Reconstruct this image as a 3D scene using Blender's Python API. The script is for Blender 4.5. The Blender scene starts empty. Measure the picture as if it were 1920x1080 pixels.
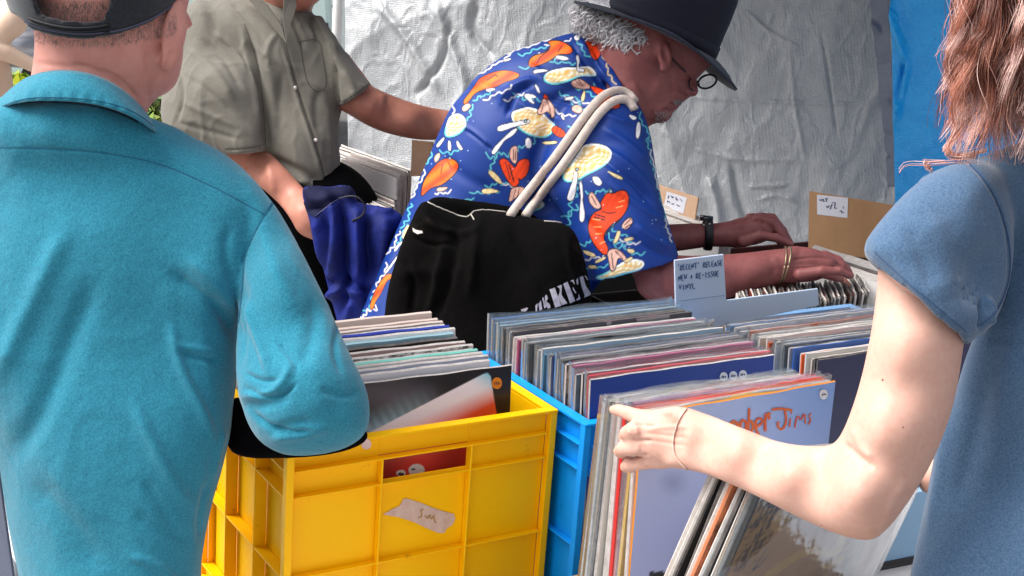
import bpy, bmesh, math, random
import numpy as np
from mathutils import Vector, Matrix
from mathutils.bvhtree import BVHTree
random.seed(7); rng=np.random.default_rng(7)
scene=bpy.context.scene; COL=scene.collection
# ---------------- camera ----------------
F=2740.0
def nz(v): v=np.array(v,float); return v/np.linalg.norm(v)
Zw=nz((-720,9660,2740))*-1
Zw=nz((720,-9660,-2740)); Yw=np.array((-1710,-905,2740.)); Yw=nz(Yw-Zw*(Yw@Zw)); Xw=np.cross(Yw,Zw)
R=np.array([Xw,Yw,Zw]); CAM=np.array([0,0,1.70])
cd=bpy.data.cameras.new('camera'); co=bpy.data.objects.new('camera',cd); COL.objects.link(co); scene.camera=co
cd.lens=F/1920*36; cd.sensor_width=36; cd.clip_end=500; cd.clip_start=.05
rot=Matrix([[R[i][0],-R[i][1],-R[i][2]] for i in range(3)])
co.matrix_world=Matrix.Translation(CAM.tolist())@rot.to_4x4()
# ---------------- light ----------------
wd=bpy.data.worlds.new("World"); scene.world=wd; wd.use_nodes=True; nt=wd.node_tree
bg=nt.nodes['Background']; sky=nt.nodes.new('ShaderNodeTexSky'); sky.sky_type='NISHITA'; sky.sun_disc=False
Ldir=R@nz((-.55,-.78,-.28))              # towards the sun
sky.sun_elevation=math.asin(Ldir[2]); sky.sun_rotation=math.atan2(Ldir[0],Ldir[1])
sky.air_density=1.0; sky.dust_density=4.0; sky.ozone_density=.5
hs=nt.nodes.new('ShaderNodeHueSaturation'); hs.inputs['Saturation'].default_value=.35
nt.links.new(sky.outputs[0],hs.inputs['Color']); nt.links.new(hs.outputs[0],bg.inputs[0]); bg.inputs[1].default_value=.125
sl=bpy.data.lights.new('sun','SUN'); sl.energy=2.3; sl.angle=math.radians(38); sl.color=(1,.965,.92)
so=bpy.data.objects.new('sun',sl); COL.objects.link(so); so.rotation_euler=Vector(Ldir.tolist()).to_track_quat('Z','Y').to_euler()
scene.view_settings.view_transform='Standard'; scene.view_settings.look='None'; scene.view_settings.exposure=1.05; scene.view_settings.gamma=1
# ---------------- helpers ----------------
def PC(u,v,t): return np.array([(u-960)/F*t,(v-540)/F*t,t])
def c2w(p): return CAM+np.asarray(p)@R.T
def w2c(p): return (np.asarray(p,float)-CAM)@R
def P(u,v,t): return c2w(PC(u,v,t))
def projw(p):
    q=w2c(p); return 960+F*q[...,0]/q[...,2], 540+F*q[...,1]/q[...,2], q[...,2]
def onz(u,v,z):
    d=R@np.array([(u-960)/F,(v-540)/F,1]); return CAM+d*((z-CAM[2])/d[2])
def lin(h):
    if isinstance(h,str):
        h=h.lstrip('#'); c=[int(h[i:i+2],16)/255 for i in (0,2,4)]
    else: c=[x/255 for x in h]
    return tuple(x/12.92 if x<=.04045 else ((x+.055)/1.055)**2.4 for x in c)
MATS={}
def mat(name,col,rough=.7,col2=None,nscale=30,mix=.5,bump=0,bscale=400,bump2=0,b2scale=30,sheen=0,metal=0,sss=0,attr=None,spec=.5,stretch=None,gain=.85,trans=0,alpha=1,emis=0,contrast=0,coat=0,det=6,dirt=None):
    if name in MATS: return MATS[name]
    m=bpy.data.materials.new(name); m.use_nodes=True; n=m.node_tree.nodes; l=m.node_tree.links; b=n['Principled BSDF']
    c=lin(col) if isinstance(col,str) else col
    if isinstance(col,str): c=tuple(x*gain for x in c)
    b.inputs['Roughness'].default_value=rough; b.inputs['Metallic'].default_value=metal; b.inputs['Specular IOR Level'].default_value=spec
    tc=n.new('ShaderNodeTexCoord'); src=tc.outputs['Object']
    if stretch:
        mp=n.new('ShaderNodeMapping'); mp.inputs['Scale'].default_value=stretch; l.new(src,mp.inputs[0]); src=mp.outputs[0]
    cs=None
    if attr:
        a=n.new('ShaderNodeAttribute'); a.attribute_name=attr; cs=a.outputs['Color']
    if col2 is not None:
        c2=tuple(x*gain for x in lin(col2)) if isinstance(col2,str) else col2
        no=n.new('ShaderNodeTexNoise'); no.inputs['Scale'].default_value=nscale; no.inputs['Detail'].default_value=det; no.inputs['Roughness'].default_value=.65
        l.new(src,no.inputs['Vector']); rp=n.new('ShaderNodeValToRGB'); e=rp.color_ramp.elements
        e[0].position=.5-mix*.35+contrast*.1; e[1].position=.5+mix*.35; l.new(no.outputs['Fac'],rp.inputs[0])
        mx=n.new('ShaderNodeMix'); mx.data_type='RGBA'; l.new(rp.outputs[0],mx.inputs[0])
        if cs is not None:
            l.new(cs,mx.inputs[6]); ml=n.new('ShaderNodeMix'); ml.data_type='RGBA'; ml.blend_type='MULTIPLY'; ml.inputs[0].default_value=1; l.new(cs,ml.inputs[6]); ml.inputs[7].default_value=(*c2,1); l.new(ml.outputs[2],mx.inputs[7])
        else: mx.inputs[6].default_value=(*c,1); mx.inputs[7].default_value=(*c2,1)
        cs=mx.outputs[2]
    if dirt:
        dc,dsc,dth=dirt; no=n.new('ShaderNodeTexNoise'); no.inputs['Scale'].default_value=dsc; no.inputs['Detail'].default_value=8; no.inputs['Roughness'].default_value=.75; l.new(src,no.inputs['Vector']); rp=n.new('ShaderNodeMapRange'); rp.inputs['From Min'].default_value=dth; rp.inputs['From Max'].default_value=dth+.12; rp.inputs['To Max'].default_value=.75; l.new(no.outputs['Fac'],rp.inputs['Value'])
        mx=n.new('ShaderNodeMix'); mx.data_type='RGBA'; l.new(rp.outputs[0],mx.inputs[0]); mx.inputs[7].default_value=(*lin(dc),1)
        if cs is not None: l.new(cs,mx.inputs[6])
        else: mx.inputs[6].default_value=(*c,1)
        cs=mx.outputs[2]
    if cs is not None: l.new(cs,b.inputs['Base Color'])
    else: b.inputs['Base Color'].default_value=(*c,1)
    prev=None
    for (st,sc,dist) in ((bump,bscale,.0006),(bump2,b2scale,.006)):
        if st>0:
            no=n.new('ShaderNodeTexNoise'); no.inputs['Scale'].default_value=sc; no.inputs['Detail'].default_value=4; l.new(src,no.inputs['Vector'])
            bp=n.new('ShaderNodeBump'); bp.inputs['Strength'].default_value=st; bp.inputs['Distance'].default_value=dist
            l.new(no.outputs['Fac'],bp.inputs['Height'])
            if prev is not None: l.new(prev,bp.inputs['Normal'])
            prev=bp.outputs[0]
    if prev is not None: l.new(prev,b.inputs['Normal'])
    if sheen: b.inputs['Sheen Weight'].default_value=sheen; b.inputs['Sheen Roughness'].default_value=.5
    if sss: b.inputs['Subsurface Weight'].default_value=sss; b.inputs['Subsurface Radius'].default_value=(.012,.005,.003); b.inputs['Subsurface Scale'].default_value=1
    if trans: b.inputs['Transmission Weight'].default_value=trans
    if coat: b.inputs['Coat Weight'].default_value=coat; b.inputs['Coat Roughness'].default_value=.15
    b.inputs['Alpha'].default_value=alpha
    if emis: b.inputs['Emission Color'].default_value=(*c,1); b.inputs['Emission Strength'].default_value=emis
    MATS[name]=m; return m
def crease_mat(name,col,col2,rough=.4):
    m=mat(name,col,rough,col2,5,spec=.6); n=m.node_tree.nodes; l=m.node_tree.links; b=n['Principled BSDF']; tc=n.new('ShaderNodeTexCoord'); prev=None
    for sc,st,dist,sx in ((5,.30,.016,(1,1,.4)),(13,.26,.008,(1,1,.6)),(38,.22,.003,(1,1,.9))):
        mp=n.new('ShaderNodeMapping'); mp.inputs['Scale'].default_value=sx; nz_=n.new('ShaderNodeTexNoise'); nz_.inputs['Scale'].default_value=sc*.6; l.new(tc.outputs['Object'],mp.inputs[0]); l.new(mp.outputs[0],nz_.inputs['Vector'])
        ad=n.new('ShaderNodeVectorMath'); ad.operation='MULTIPLY_ADD'; ad.inputs[1].default_value=(.25,.25,.25); l.new(nz_.outputs['Color'],ad.inputs[0]); l.new(mp.outputs[0],ad.inputs[2])
        vo=n.new('ShaderNodeTexVoronoi'); vo.feature='DISTANCE_TO_EDGE'; vo.inputs['Scale'].default_value=sc; l.new(ad.outputs[0],vo.inputs['Vector'])
        rp=n.new('ShaderNodeMapRange'); rp.inputs['From Max'].default_value=.22; rp.inputs['To Min'].default_value=1; rp.inputs['To Max'].default_value=0; rp.interpolation_type='SMOOTHSTEP'; l.new(vo.outputs['Distance'],rp.inputs['Value'])
        bp=n.new('ShaderNodeBump'); bp.inputs['Strength'].default_value=st; bp.inputs['Distance'].default_value=dist; l.new(rp.outputs[0],bp.inputs['Height'])
        if prev: l.new(prev,bp.inputs['Normal'])
        prev=bp.outputs[0]
    for dr in ('X','Z'):
        wv=n.new('ShaderNodeTexWave'); wv.bands_direction=dr; wv.inputs['Scale'].default_value=55; wv.inputs['Distortion'].default_value=.6; l.new(tc.outputs['Object'],wv.inputs['Vector']); bp=n.new('ShaderNodeBump'); bp.inputs['Strength'].default_value=.25; bp.inputs['Distance'].default_value=.0012; l.new(wv.outputs['Fac'],bp.inputs['Height']); l.new(prev,bp.inputs['Normal']); prev=bp.outputs[0]
    l.new(prev,b.inputs['Normal']); return m
def tag(o,label=None,cat=None,group=None,kind=None):
    if label: o['label']=label
    if cat: o['category']=cat
    if group: o['group']=group
    if kind: o['kind']=kind
    return o
def root(name,loc,label,cat,group=None):
    o=bpy.data.objects.new(name,None); COL.objects.link(o); o.location=tuple(float(x) for x in loc); o.empty_display_size=.05
    return tag(o,label,cat,group)
def abspos(o):
    p=np.zeros(3)
    while o is not None: p=p+np.array(o.location); o=o.parent
    return p
def mkmesh(name,V,Q,m,parent=None,smooth=True,cols=None,origin=None):
    V=np.asarray(V,float)
    if parent is not None: org=abspos(parent)
    else: org=np.array(origin) if origin is not None else V.mean(0)
    me=bpy.data.meshes.new(name)
    Vl=V-org
    if isinstance(Q,np.ndarray):
        nq,k=Q.shape; me.vertices.add(len(V)); me.vertices.foreach_set('co',Vl.astype(np.float32).ravel())
        me.loops.add(nq*k); me.loops.foreach_set('vertex_index',Q.astype(np.int32).ravel())
        me.polygons.add(nq); me.polygons.foreach_set('loop_start',np.arange(0,nq*k,k,dtype=np.int32))
        try: me.polygons.foreach_set('loop_total',np.full(nq,k,dtype=np.int32))
        except Exception: pass
        me.update(calc_edges=True)
    else: me.from_pydata(Vl.tolist(),[],Q); me.update()
    me.polygons.foreach_set('use_smooth',np.full(len(me.polygons),smooth)); 
    ms=m if isinstance(m,(list,tuple)) else [m]
    for x in ms: me.materials.append(x)
    o=bpy.data.objects.new(name,me); COL.objects.link(o)
    if parent is not None:
        o.parent=parent; o.location=(0,0,0)
        if len(V): pass
    else: o.location=tuple(org)
    if cols is not None: setcol(me,cols)
    return o
def setcol(me,cols):
    a=me.color_attributes.new('Col','FLOAT_COLOR','POINT'); c=np.ones((len(me.vertices),4),np.float32); c[:,:3]=cols; a.data.foreach_set('color',c.ravel())
def getV(o):
    me=o.data; V=np.empty(len(me.vertices)*3,np.float32); me.vertices.foreach_get('co',V); V=V.reshape(-1,3).astype(float)
    off=np.array(o.location,float); p=o.parent
    while p is not None: off=off+np.array(p.location); p=p.parent
    return V+off,off
def bvh(objs):
    if not isinstance(objs,(list,tuple)): objs=[objs]
    VV=[];PP=[];b=0
    for o in objs:
        V,_=getV(o); VV+= [tuple(x) for x in V]; PP+=[tuple(b+i for i in p.vertices) for p in o.data.polygons]; b+=len(V)
    return BVHTree.FromPolygons(VV,PP)
def hit(bv,u,v,off=.001):
    d=Vector((R@np.array([(u-960)/F,(v-540)/F,1])).tolist()).normalized()
    r=bv.ray_cast(Vector(CAM.tolist()),d,30)
    if r[0] is None: return None
    n=r[1]; 
    if n.dot(d)>0: n=-n
    return np.array(r[0])+np.array(n)*off, np.array(n)
# polyline tools
def chaikin(p,n=2,closed=True):
    p=np.array(p,float)
    for _ in range(n):
        if closed: a=p; b=np.roll(p,-1,0)
        else: a=p[:-1]; b=p[1:]
        q=np.empty((2*len(a),p.shape[1])); q[0::2]=.75*a+.25*b; q[1::2]=.25*a+.75*b
        if not closed: q=np.vstack([p[:1],q,p[-1:]])
        p=q
    return p
def resample(p,n):
    p=np.array(p,float); s=np.r_[0,np.cumsum(np.linalg.norm(np.diff(p[:,:3],axis=0),axis=1))]; x=np.linspace(0,s[-1],n)
    return np.stack([np.interp(x,s,p[:,i]) for i in range(p.shape[1])],1)
def tube(pts,rad,seg=8,flat=None):
    pts=np.array(pts,float); n=len(pts); rad=np.broadcast_to(rad,(n,)); V=[];Q=[]
    T=np.gradient(pts,axis=0); T/= (np.linalg.norm(T,axis=1,keepdims=True)+1e-12)
    up=np.array([.13,.21,.97]); a=np.cross(T[0],up); a/=np.linalg.norm(a)+1e-12
    A=[]
    for i in range(n):
        a=a-T[i]*(a@T[i]); a/=np.linalg.norm(a)+1e-12; A.append(a.copy())
    A=np.array(A); B=np.cross(T,A)
    an=np.linspace(0,2*np.pi,seg,endpoint=False)
    V=(pts[:,None,:]+rad[:,None,None]*(np.cos(an)[None,:,None]*A[:,None,:]+np.sin(an)[None,:,None]*B[:,None,:]*(flat or 1))).reshape(-1,3)
    i=np.arange(n-1)[:,None]; j=np.arange(seg)[None,:]; k=(j+1)%seg
    Q=np.stack([i*seg+j,i*seg+k,(i+1)*seg+k,(i+1)*seg+j],-1).reshape(-1,4)
    return V,Q
class MB:
    def __init__(s): s.V=[];s.Q=[];s.n=0;s.M=[]
    def add(s,V,Q,mi=0):
        s.V.append(np.asarray(V,float)); 
        for q in (Q.tolist() if isinstance(Q,np.ndarray) else Q): s.Q.append([i+s.n for i in q]); s.M.append(mi)
        s.n+=len(V); return s
    def box(s,a,b,mi=0,M=None):
        x0,y0,z0=a;x1,y1,z1=b
        V=np.array([(x0,y0,z0),(x1,y0,z0),(x1,y1,z0),(x0,y1,z0),(x0,y0,z1),(x1,y0,z1),(x1,y1,z1),(x0,y1,z1)],float)
        if M is not None: V=V@M[0].T+M[1]
        return s.add(V,[(0,3,2,1),(4,5,6,7),(0,1,5,4),(1,2,6,5),(2,3,7,6),(3,0,4,7)],mi)
    def tube(s,p,r,seg=8,mi=0,flat=None):
        V,Q=tube(p,r,seg,flat); s.add(V,Q,mi); n=len(V); s.Q.append([s.n-n+i for i in range(seg)][::-1]); s.M.append(mi); s.Q.append([s.n-seg+i for i in range(seg)]); s.M.append(mi); return s
    def build(s,name,m,parent=None,smooth=False,bevel=0,origin=None,cols=None):
        V=np.vstack(s.V); o=mkmesh(name,V,s.Q,m,parent,smooth,cols,origin)
        if any(s.M): o.data.polygons.foreach_set('material_index',np.array(s.M,np.int32))
        if bevel: md=o.modifiers.new('b','BEVEL'); md.width=bevel; md.segments=2; md.limit_method='ANGLE'
        return o
# ---------------- SDF sculpting in camera coordinates ----------------
class G:
    def __init__(s,lo,hi,h):
        s.h=h; s.o=np.array(lo,float); n=np.ceil((np.array(hi)-s.o)/h).astype(int)+1
        ax=[s.o[i]+h*np.arange(n[i]) for i in range(3)]
        s.X,s.Y,s.Z=[a.astype(np.float32) for a in np.meshgrid(*ax,indexing='ij')]
        s.U=960+F*s.X/s.Z; s.W=540+F*s.Y/s.Z; s.D=np.full(s.X.shape,9.,np.float32)
    @staticmethod
    def px(u0,v0,u1,v1,t0,t1,h):
        c=[PC(u,v,t) for u in(u0,u1) for v in (v0,v1) for t in (t0,t1)]; return G(np.min(c,0),np.max(c,0),h)
    def add(s,d,k=.0):
        if k<=0: s.D=np.minimum(s.D,d)
        else:
            hh=np.clip(.5+.5*(d-s.D)/k,0,1); s.D=d*(1-hh)+s.D*hh-k*hh*(1-hh)   # smin
        return s
    def sub(s,d,k=0): 
        if k<=0: s.D=np.maximum(s.D,-d)
        else:
            a=-s.D;hh=np.clip(.5+.5*(d-a)/k,0,1); s.D=-(d*(1-hh)+a*hh-k*hh*(1-hh))
        return s
    def cone(s,a,ra,b,rb,fl=1.):
        # a,b camera xyz ; fl scales depth
        a=np.array(a);b=np.array(b); ba=b-a; L=float(ba@ba)+1e-9
        px=s.X-a[0];py=s.Y-a[1];pz=s.Z-a[2]; h=np.clip((px*ba[0]+py*ba[1]+pz*ba[2])/L,0,1)
        return np.sqrt((px-h*ba[0])**2+(py-h*ba[1])**2+((pz-h*ba[2])/fl)**2)-(ra+(rb-ra)*h)
    def chain(s,pts,k=.004,fl=1.):
        """pts: (u,v,t,r_px)"""
        d=None
        for a,b in zip(pts[:-1],pts[1:]):
            e=s.cone(PC(*a[:3]),a[3]*a[2]/F,PC(*b[:3]),b[3]*b[2]/F,fl)
            if d is None: d=e
            else: 
                hh=np.clip(.5+.5*(e-d)/k,0,1); d=e*(1-hh)+d*hh-k*hh*(1-hh)
        return d
    def ell(s,c,r,ang=0,tz=0):
        """c (u,v,t); r=(rx,ry in px, rz m); ang rotation in image plane deg"""
        p=PC(*c); sc=c[2]/F; x=s.X-p[0];y=s.Y-p[1];z=s.Z-p[2]
        ca,sa=math.cos(math.radians(ang)),math.sin(math.radians(ang)); a=x*ca+y*sa; b=-x*sa+y*ca
        if tz:
            ct,st=math.cos(math.radians(tz)),math.sin(math.radians(tz)); a,z=a*ct+z*st,-a*st+z*ct
        R3=(r[0]*sc,r[1]*sc,r[2]); k=np.sqrt((a/R3[0])**2+(b/R3[1])**2+(z/R3[2])**2); return (k-1)*min(R3)
    def infl(s,poly,ctrl,k=1.,n=2,blur=3,smooth=True):
        """poly px outline; ctrl [(u,v,t,w_px)] depth and half-thickness scale"""
        p=chaikin(poly,n) if smooth else np.array(poly,float)
        m=40; u0,v0=p.min(0)-m; u1,v1=p.max(0)+m; st=2.
        uu=np.arange(u0,u1,st);vv=np.arange(v0,v1,st); UU,VV=np.meshgrid(uu,vv,indexing='ij')
        sd=sdpoly(UU,VV,p)
        for _ in range(blur):
            q=np.pad(sd,1,mode='edge'); sd2=(q[:-2,1:-1]+q[2:,1:-1]+q[1:-1,:-2]+q[1:-1,2:]+sd*2)/6
            sd=np.where(sd>6,sd2,sd)
        c=np.array(ctrl,float); wt=0;T=0;Wd=0
        for a in c:
            w=1/((UU-a[0])**2+(VV-a[1])**2+200)**1.3; wt=wt+w; T=T+w*a[2]; Wd=Wd+w*a[3]
        T=T/wt; Wd=Wd/wt
        i=np.clip(np.round((s.U-u0)/st).astype(np.int32),0,len(uu)-1); j=np.clip(np.round((s.W-v0)/st).astype(np.int32),0,len(vv)-1)
        # bilinear
        fi=np.clip((s.U-u0)/st,0,len(uu)-1.001); fj=np.clip((s.W-v0)/st,0,len(vv)-1.001); i=fi.astype(np.int32);j=fj.astype(np.int32); a=fi-i;b=fj-j
        def lk(A): A=A.astype(np.float32); return (A[i,j]*(1-a)+A[i+1,j]*a)*(1-b)+(A[i,j+1]*(1-a)+A[i+1,j+1]*a)*b
        t=lk(T); sc=t/F; w=lk(Wd)*sc; sdm=lk(sd)*sc
        q=np.clip(1-sdm/w,0,None); dz=(s.Z-t)/(k*w)
        return ((np.sqrt(q*q+dz*dz)-1)*w*min(1,k)).astype(np.float32)
    def cut(s,p,q,c=0,t0=0):
        """keep the side to the left of p->q (image coords) ; c px per metre depth tilt"""
        p=np.array(p,float);q=np.array(q,float); d=(q-p)/np.linalg.norm(q-p); n=np.array([-d[1],d[0]])
        return ((s.U-p[0])*n[0]+(s.W-p[1])*n[1]-c*(s.Z-t0))*s.Z/F
    def mesh(s,name,m,parent,sub=0,smooth=2,disp=None,colfn=None,origin=None):
        V,Q=surfnet(s.D,s.o,s.h)
        V=lapl(V,Q,smooth)
        o=mkmesh(name,c2w(V),Q,m,parent,True,origin=origin)
        if sub: subdiv(o,sub)
        if disp is not None: displace(o,disp)
        if colfn is not None:
            W,_=getV(o); u,v,t=projw(W); setcol(o.data,colfn(u,v,t,o))
        return o
def sdpoly(U,V,p):
    """signed distance in px, positive inside"""
    d=np.full(U.shape,1e9); ins=np.zeros(U.shape,bool)
    for a,b in zip(p,np.roll(p,-1,0)):
        e=b-a; x=U-a[0];y=V-a[1]; h=np.clip((x*e[0]+y*e[1])/(e@e+1e-9),0,1); d=np.minimum(d,(x-h*e[0])**2+(y-h*e[1])**2)
        c=((a[1]>V)!=(b[1]>V)); 
        if e[1]!=0: ins^= c&(U<(e[0]*(V-a[1])/e[1]+a[0]))
    return np.where(ins,1,-1)*np.sqrt(d)
def sdline(U,V,p):
    d=np.full(U.shape,1e9); s=np.zeros(U.shape); p=np.array(p,float); L=np.r_[0,np.cumsum(np.linalg.norm(np.diff(p[:,:2],axis=0),axis=1))]
    for k,(a,b) in enumerate(zip(p[:-1],p[1:])):
        e=b-a; x=U-a[0];y=V-a[1]; h=np.clip((x*e[0]+y*e[1])/(e@e+1e-9),0,1); q=(x-h*e[0])**2+(y-h*e[1])**2
        m=q<d; d=np.where(m,q,d); s=np.where(m,(L[k]+h*(L[k+1]-L[k]))/L[-1],s)
    return np.sqrt(d),s
def surfnet(Fd,o,h):
    S=Fd<0; nx,ny,nz=S.shape
    cnt=np.zeros((nx-1,ny-1,nz-1),np.int8)
    for dx in(0,1):
        for dy in (0,1):
            for dz in (0,1): cnt+=S[dx:nx-1+dx,dy:ny-1+dy,dz:nz-1+dz]
    mx=(cnt>0)&(cnt<8); I,J,K=np.nonzero(mx); idx=-np.ones(mx.shape,np.int64); idx[I,J,K]=np.arange(len(I))
    acc=np.zeros((len(I),3)); n=np.zeros(len(I))
    for ax in range(3):
        for p in (0,1):
            for q in (0,1):
                d=[0,0,0]; oth=[a for a in range(3) if a!=ax]; d[oth[0]]=p; d[oth[1]]=q; e=list(d); e[ax]=1
                fa=Fd[I+d[0],J+d[1],K+d[2]].astype(float); fb=Fd[I+e[0],J+e[1],K+e[2]].astype(float)
                c=(fa<0)!=(fb<0); t=np.where(c,fa/np.where(c,fa-fb,1),0)
                pos=np.array(d,float)[None,:].repeat(len(I),0); pos[:,ax]=t; acc+=pos*c[:,None]; n+=c
    V=o+h*(np.stack([I,J,K],1)+acc/n[:,None])
    Q=[]
    for ax in range(3):
        a,b=[(1,2),(2,0),(0,1)][ax]
        sl0=[slice(0,-1) if i==ax else slice(1,-1) for i in range(3)]; sl1=[slice(1,None) if i==ax else slice(1,-1) for i in range(3)]
        s0=S[tuple(sl0)];s1=S[tuple(sl1)]; ch=np.nonzero(s0!=s1); base=np.stack(ch,1); 
        for i in range(3):
            if i!=ax: base[:,i]+=1
        def cell(da,db):
            c=base.copy(); c[:,a]-=da; c[:,b]-=db; return idx[c[:,0],c[:,1],c[:,2]]
        q=np.stack([cell(1,1),cell(0,1),cell(0,0),cell(1,0)],1); fl=~s0[ch]; q[fl]=q[fl][:,::-1]
        Q.append(q)
    Q=np.vstack(Q); Q=Q[(Q>=0).all(1)]
    return V,Q
def lapl(V,Q,it,lam=.5):
    e=np.vstack([Q[:,[0,1]],Q[:,[1,2]],Q[:,[2,3]],Q[:,[3,0]]]); n=len(V); a=np.r_[e[:,0],e[:,1]]; b=np.r_[e[:,1],e[:,0]]; c=np.bincount(a,minlength=n)[:,None]+1e-9
    for i in range(it):
        m=np.stack([np.bincount(a,weights=V[b,k],minlength=n) for k in range(3)],1)/c; V=V+lam*(m-V)
        if i%2==1 and False: pass
    return V
def subdiv(o,l):
    md=o.modifiers.new('s','SUBSURF'); md.levels=l; md.render_levels=l; dg=bpy.context.evaluated_depsgraph_get(); dg.update()
    me=bpy.data.meshes.new_from_object(o.evaluated_get(dg)); old=o.data; o.modifiers.clear(); o.data=me; me.name=o.name; bpy.data.meshes.remove(old)
    me.polygons.foreach_set('use_smooth',np.full(len(me.polygons),True))
def displace(o,fn):
    me=o.data; V=np.empty(len(me.vertices)*3,np.float32); me.vertices.foreach_get('co',V); V=V.reshape(-1,3).astype(float)
    N=np.empty(len(V)*3,np.float32); me.vertex_normals.foreach_get('vector',N); N=N.reshape(-1,3).astype(float)
    W,off=getV(o); u,v,t=projw(W); view=W-CAM; view/=np.linalg.norm(view,axis=1,keepdims=True)
    fac=-(N*view).sum(1); d=fn(u,v,t,W,fac)
    V=V+N*d[:,None]; me.vertices.foreach_set('co',V.astype(np.float32).ravel()); me.update()
def strokes(L,noise=None):
    def fn(u,v,t,W,fac):
        d=np.zeros(len(u)); fr=np.clip((fac+.1)*4,0,1)
        for pts,w,amp in L:
            p=chaikin(pts,2,False); r=w*3; m=(u>p[:,0].min()-r)&(u<p[:,0].max()+r)&(v>p[:,1].min()-r)&(v<p[:,1].max()+r)
            if not m.any(): continue
            q,s=sdline(u[m],v[m],p); d[m]+=amp*np.exp(-(q/w)**2)*np.clip(np.minimum(s,1-s)*5+.15,0,1)*fr[m]
        if noise is not None: d+=noise(u,v,W)
        return d
    return fn
_sn=[(rng.normal(size=3),rng.uniform(0,6.28)) for _ in range(40)]
def snoise(W,sc,seed=0,st=(1,1,1),n=9):
    r=np.random.default_rng(seed); out=0; W=W*np.array(st)
    for i in range(n):
        k=r.normal(size=3); k/=np.linalg.norm(k); f=sc*(1+.9*r.random()); ph=r.uniform(0,6.28)
        out=out+np.sin((W@k)*f+ph+1.7*np.sin((W@np.roll(k,1))*f*.6+ph*2))
    return out/n
def ribbon(bv,pts,w,name,m,parent,off=.0006,th=None,n=None,w1=None):
    """flat strip of px width w lying on a surface"""
    p=chaikin(pts,2,False); L=np.linalg.norm(np.diff(p,axis=0),axis=1).sum(); p=resample(p,n or max(4,int(L/5)))
    T=np.gradient(p,axis=0); T/=np.linalg.norm(T,axis=1,keepdims=True)+1e-9; N=np.stack([-T[:,1],T[:,0]],1)
    mb=MB(); rows=[]; 
    for q,nn in zip(p,N):
        r=[]
        for s in (-.5,0,.5):
            h=hit(bv,*(q+nn*w*s),off*(1.6 if s==0 else 1)); r.append(h[0] if h else None)
        rows.append(r)
    V=[];Q=[]; prev=None
    for r in rows:
        if any(x is None for x in r): prev=None; continue
        b=len(V); V+=r
        if prev is not None and np.linalg.norm(V[prev+1]-r[1])<.05: Q+= [(prev,prev+1,b+1,b),(prev+1,prev+2,b+2,b+1)]
        prev=b
    if not Q: return None
    return mb.add(np.array(V),Q)
def decal(bv,poly,step=4,off=.0008):
    """px polygon triangulated onto a surface"""
    p=np.array(poly,float); bm=bmesh.new(); vs=[bm.verts.new((x,y,0)) for x,y in p]
    f=bm.faces.new(vs); bmesh.ops.triangulate(bm,faces=[f])
    for _ in range(4):
        lg=[e for e in bm.edges if e.calc_length()>step]
        if not lg: break
        bmesh.ops.subdivide_edges(bm,edges=lg,cuts=1); bmesh.ops.triangulate(bm,faces=[f for f in bm.faces if len(f.verts)>3])
    bm.verts.ensure_lookup_table(); V=[];ok={}
    for v in bm.verts:
        h=hit(bv,v.co.x,v.co.y,off)
        if h: ok[v.index]=len(V); V.append(h[0])
    bm.verts.index_update(); Q=[[ok[v.index] for v in f.verts] for f in bm.faces if all(v.index in ok for v in f.verts)]
    bm.free(); return (np.array(V),Q) if Q else None
# ================= SETTING =================
ZT=.9913; TZ=.665
def slab(name,a,b,m,kind='structure',**k):
    o=MB().box(a,b).build(name,m,origin=(0,0,0),**k); tag(o,kind=kind); return o
gr=MB().add(np.array([(-60,-60,0),(90,-60,0),(90,90,0),(-60,90,0)]),[(0,1,2,3)]).build('ground',mat('pavement','#8d8b88',.9,'#6f6d6a',6,bump=.3,bscale=150),origin=(0,0,0)); tag(gr,kind='structure')
def tarp(name,pl,m,label,cat='tarpaulin',amp=.02,seed=1,nx=150,ny=110,folds=[],group=None):
    """wrinkled sheet; pl = corners TL,TR,BR,BL world"""
    TL,TR,BR,BL=[np.array(p) for p in pl]; s,t=np.meshgrid(np.linspace(0,1,nx),np.linspace(0,1,ny)); s=s.ravel();t=t.ravel()
    V=(TL*(1-s)[:,None]+TR*s[:,None])*(1-t)[:,None]+(BL*(1-s)[:,None]+BR*s[:,None])*t[:,None]
    n=np.cross(TR-TL,BL-TL); n/=np.linalg.norm(n); 
    if n@(V.mean(0)-CAM)>0: n=-n
    d=amp*snoise(V,3,seed,(1,1,.35))+amp*.55*np.abs(snoise(V,8,seed+1,(1,1,.5)))+amp*.3*np.abs(snoise(V,19,seed+2,(1,1,.8)))-amp*.13*np.abs(snoise(V,45,seed+3))
    for k_,(sc_,a_) in enumerate(((4,.75),(10,.30),(22,.15))): d+=amp*a_*np.clip(1-np.abs(snoise(V,sc_,seed+20+k_,(1,1,.45),6))*4.5,0,1)**2
    u,v,_=projw(V)
    for pts,w,a in folds: q,ss=sdline(u,v,chaikin(pts,2,False)); d+=a*np.exp(-(q/w)**2)*np.clip(np.minimum(ss,1-ss)*6+.1,0,1)
    V=V+n*d[:,None]; i=np.arange(ny-1)[:,None]*nx+np.arange(nx-1)[None,:]; Q=np.stack([i,i+1,i+nx+1,i+nx],-1).reshape(-1,4)
    o=mkmesh(name,V,Q,m,None,True); md=o.modifiers.new('t','SOLIDIFY'); md.thickness=.0006
    return tag(o,label,cat,group)
mt=crease_mat('silver_tarp','#bfc2c5','#a6aaae',.36)
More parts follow.
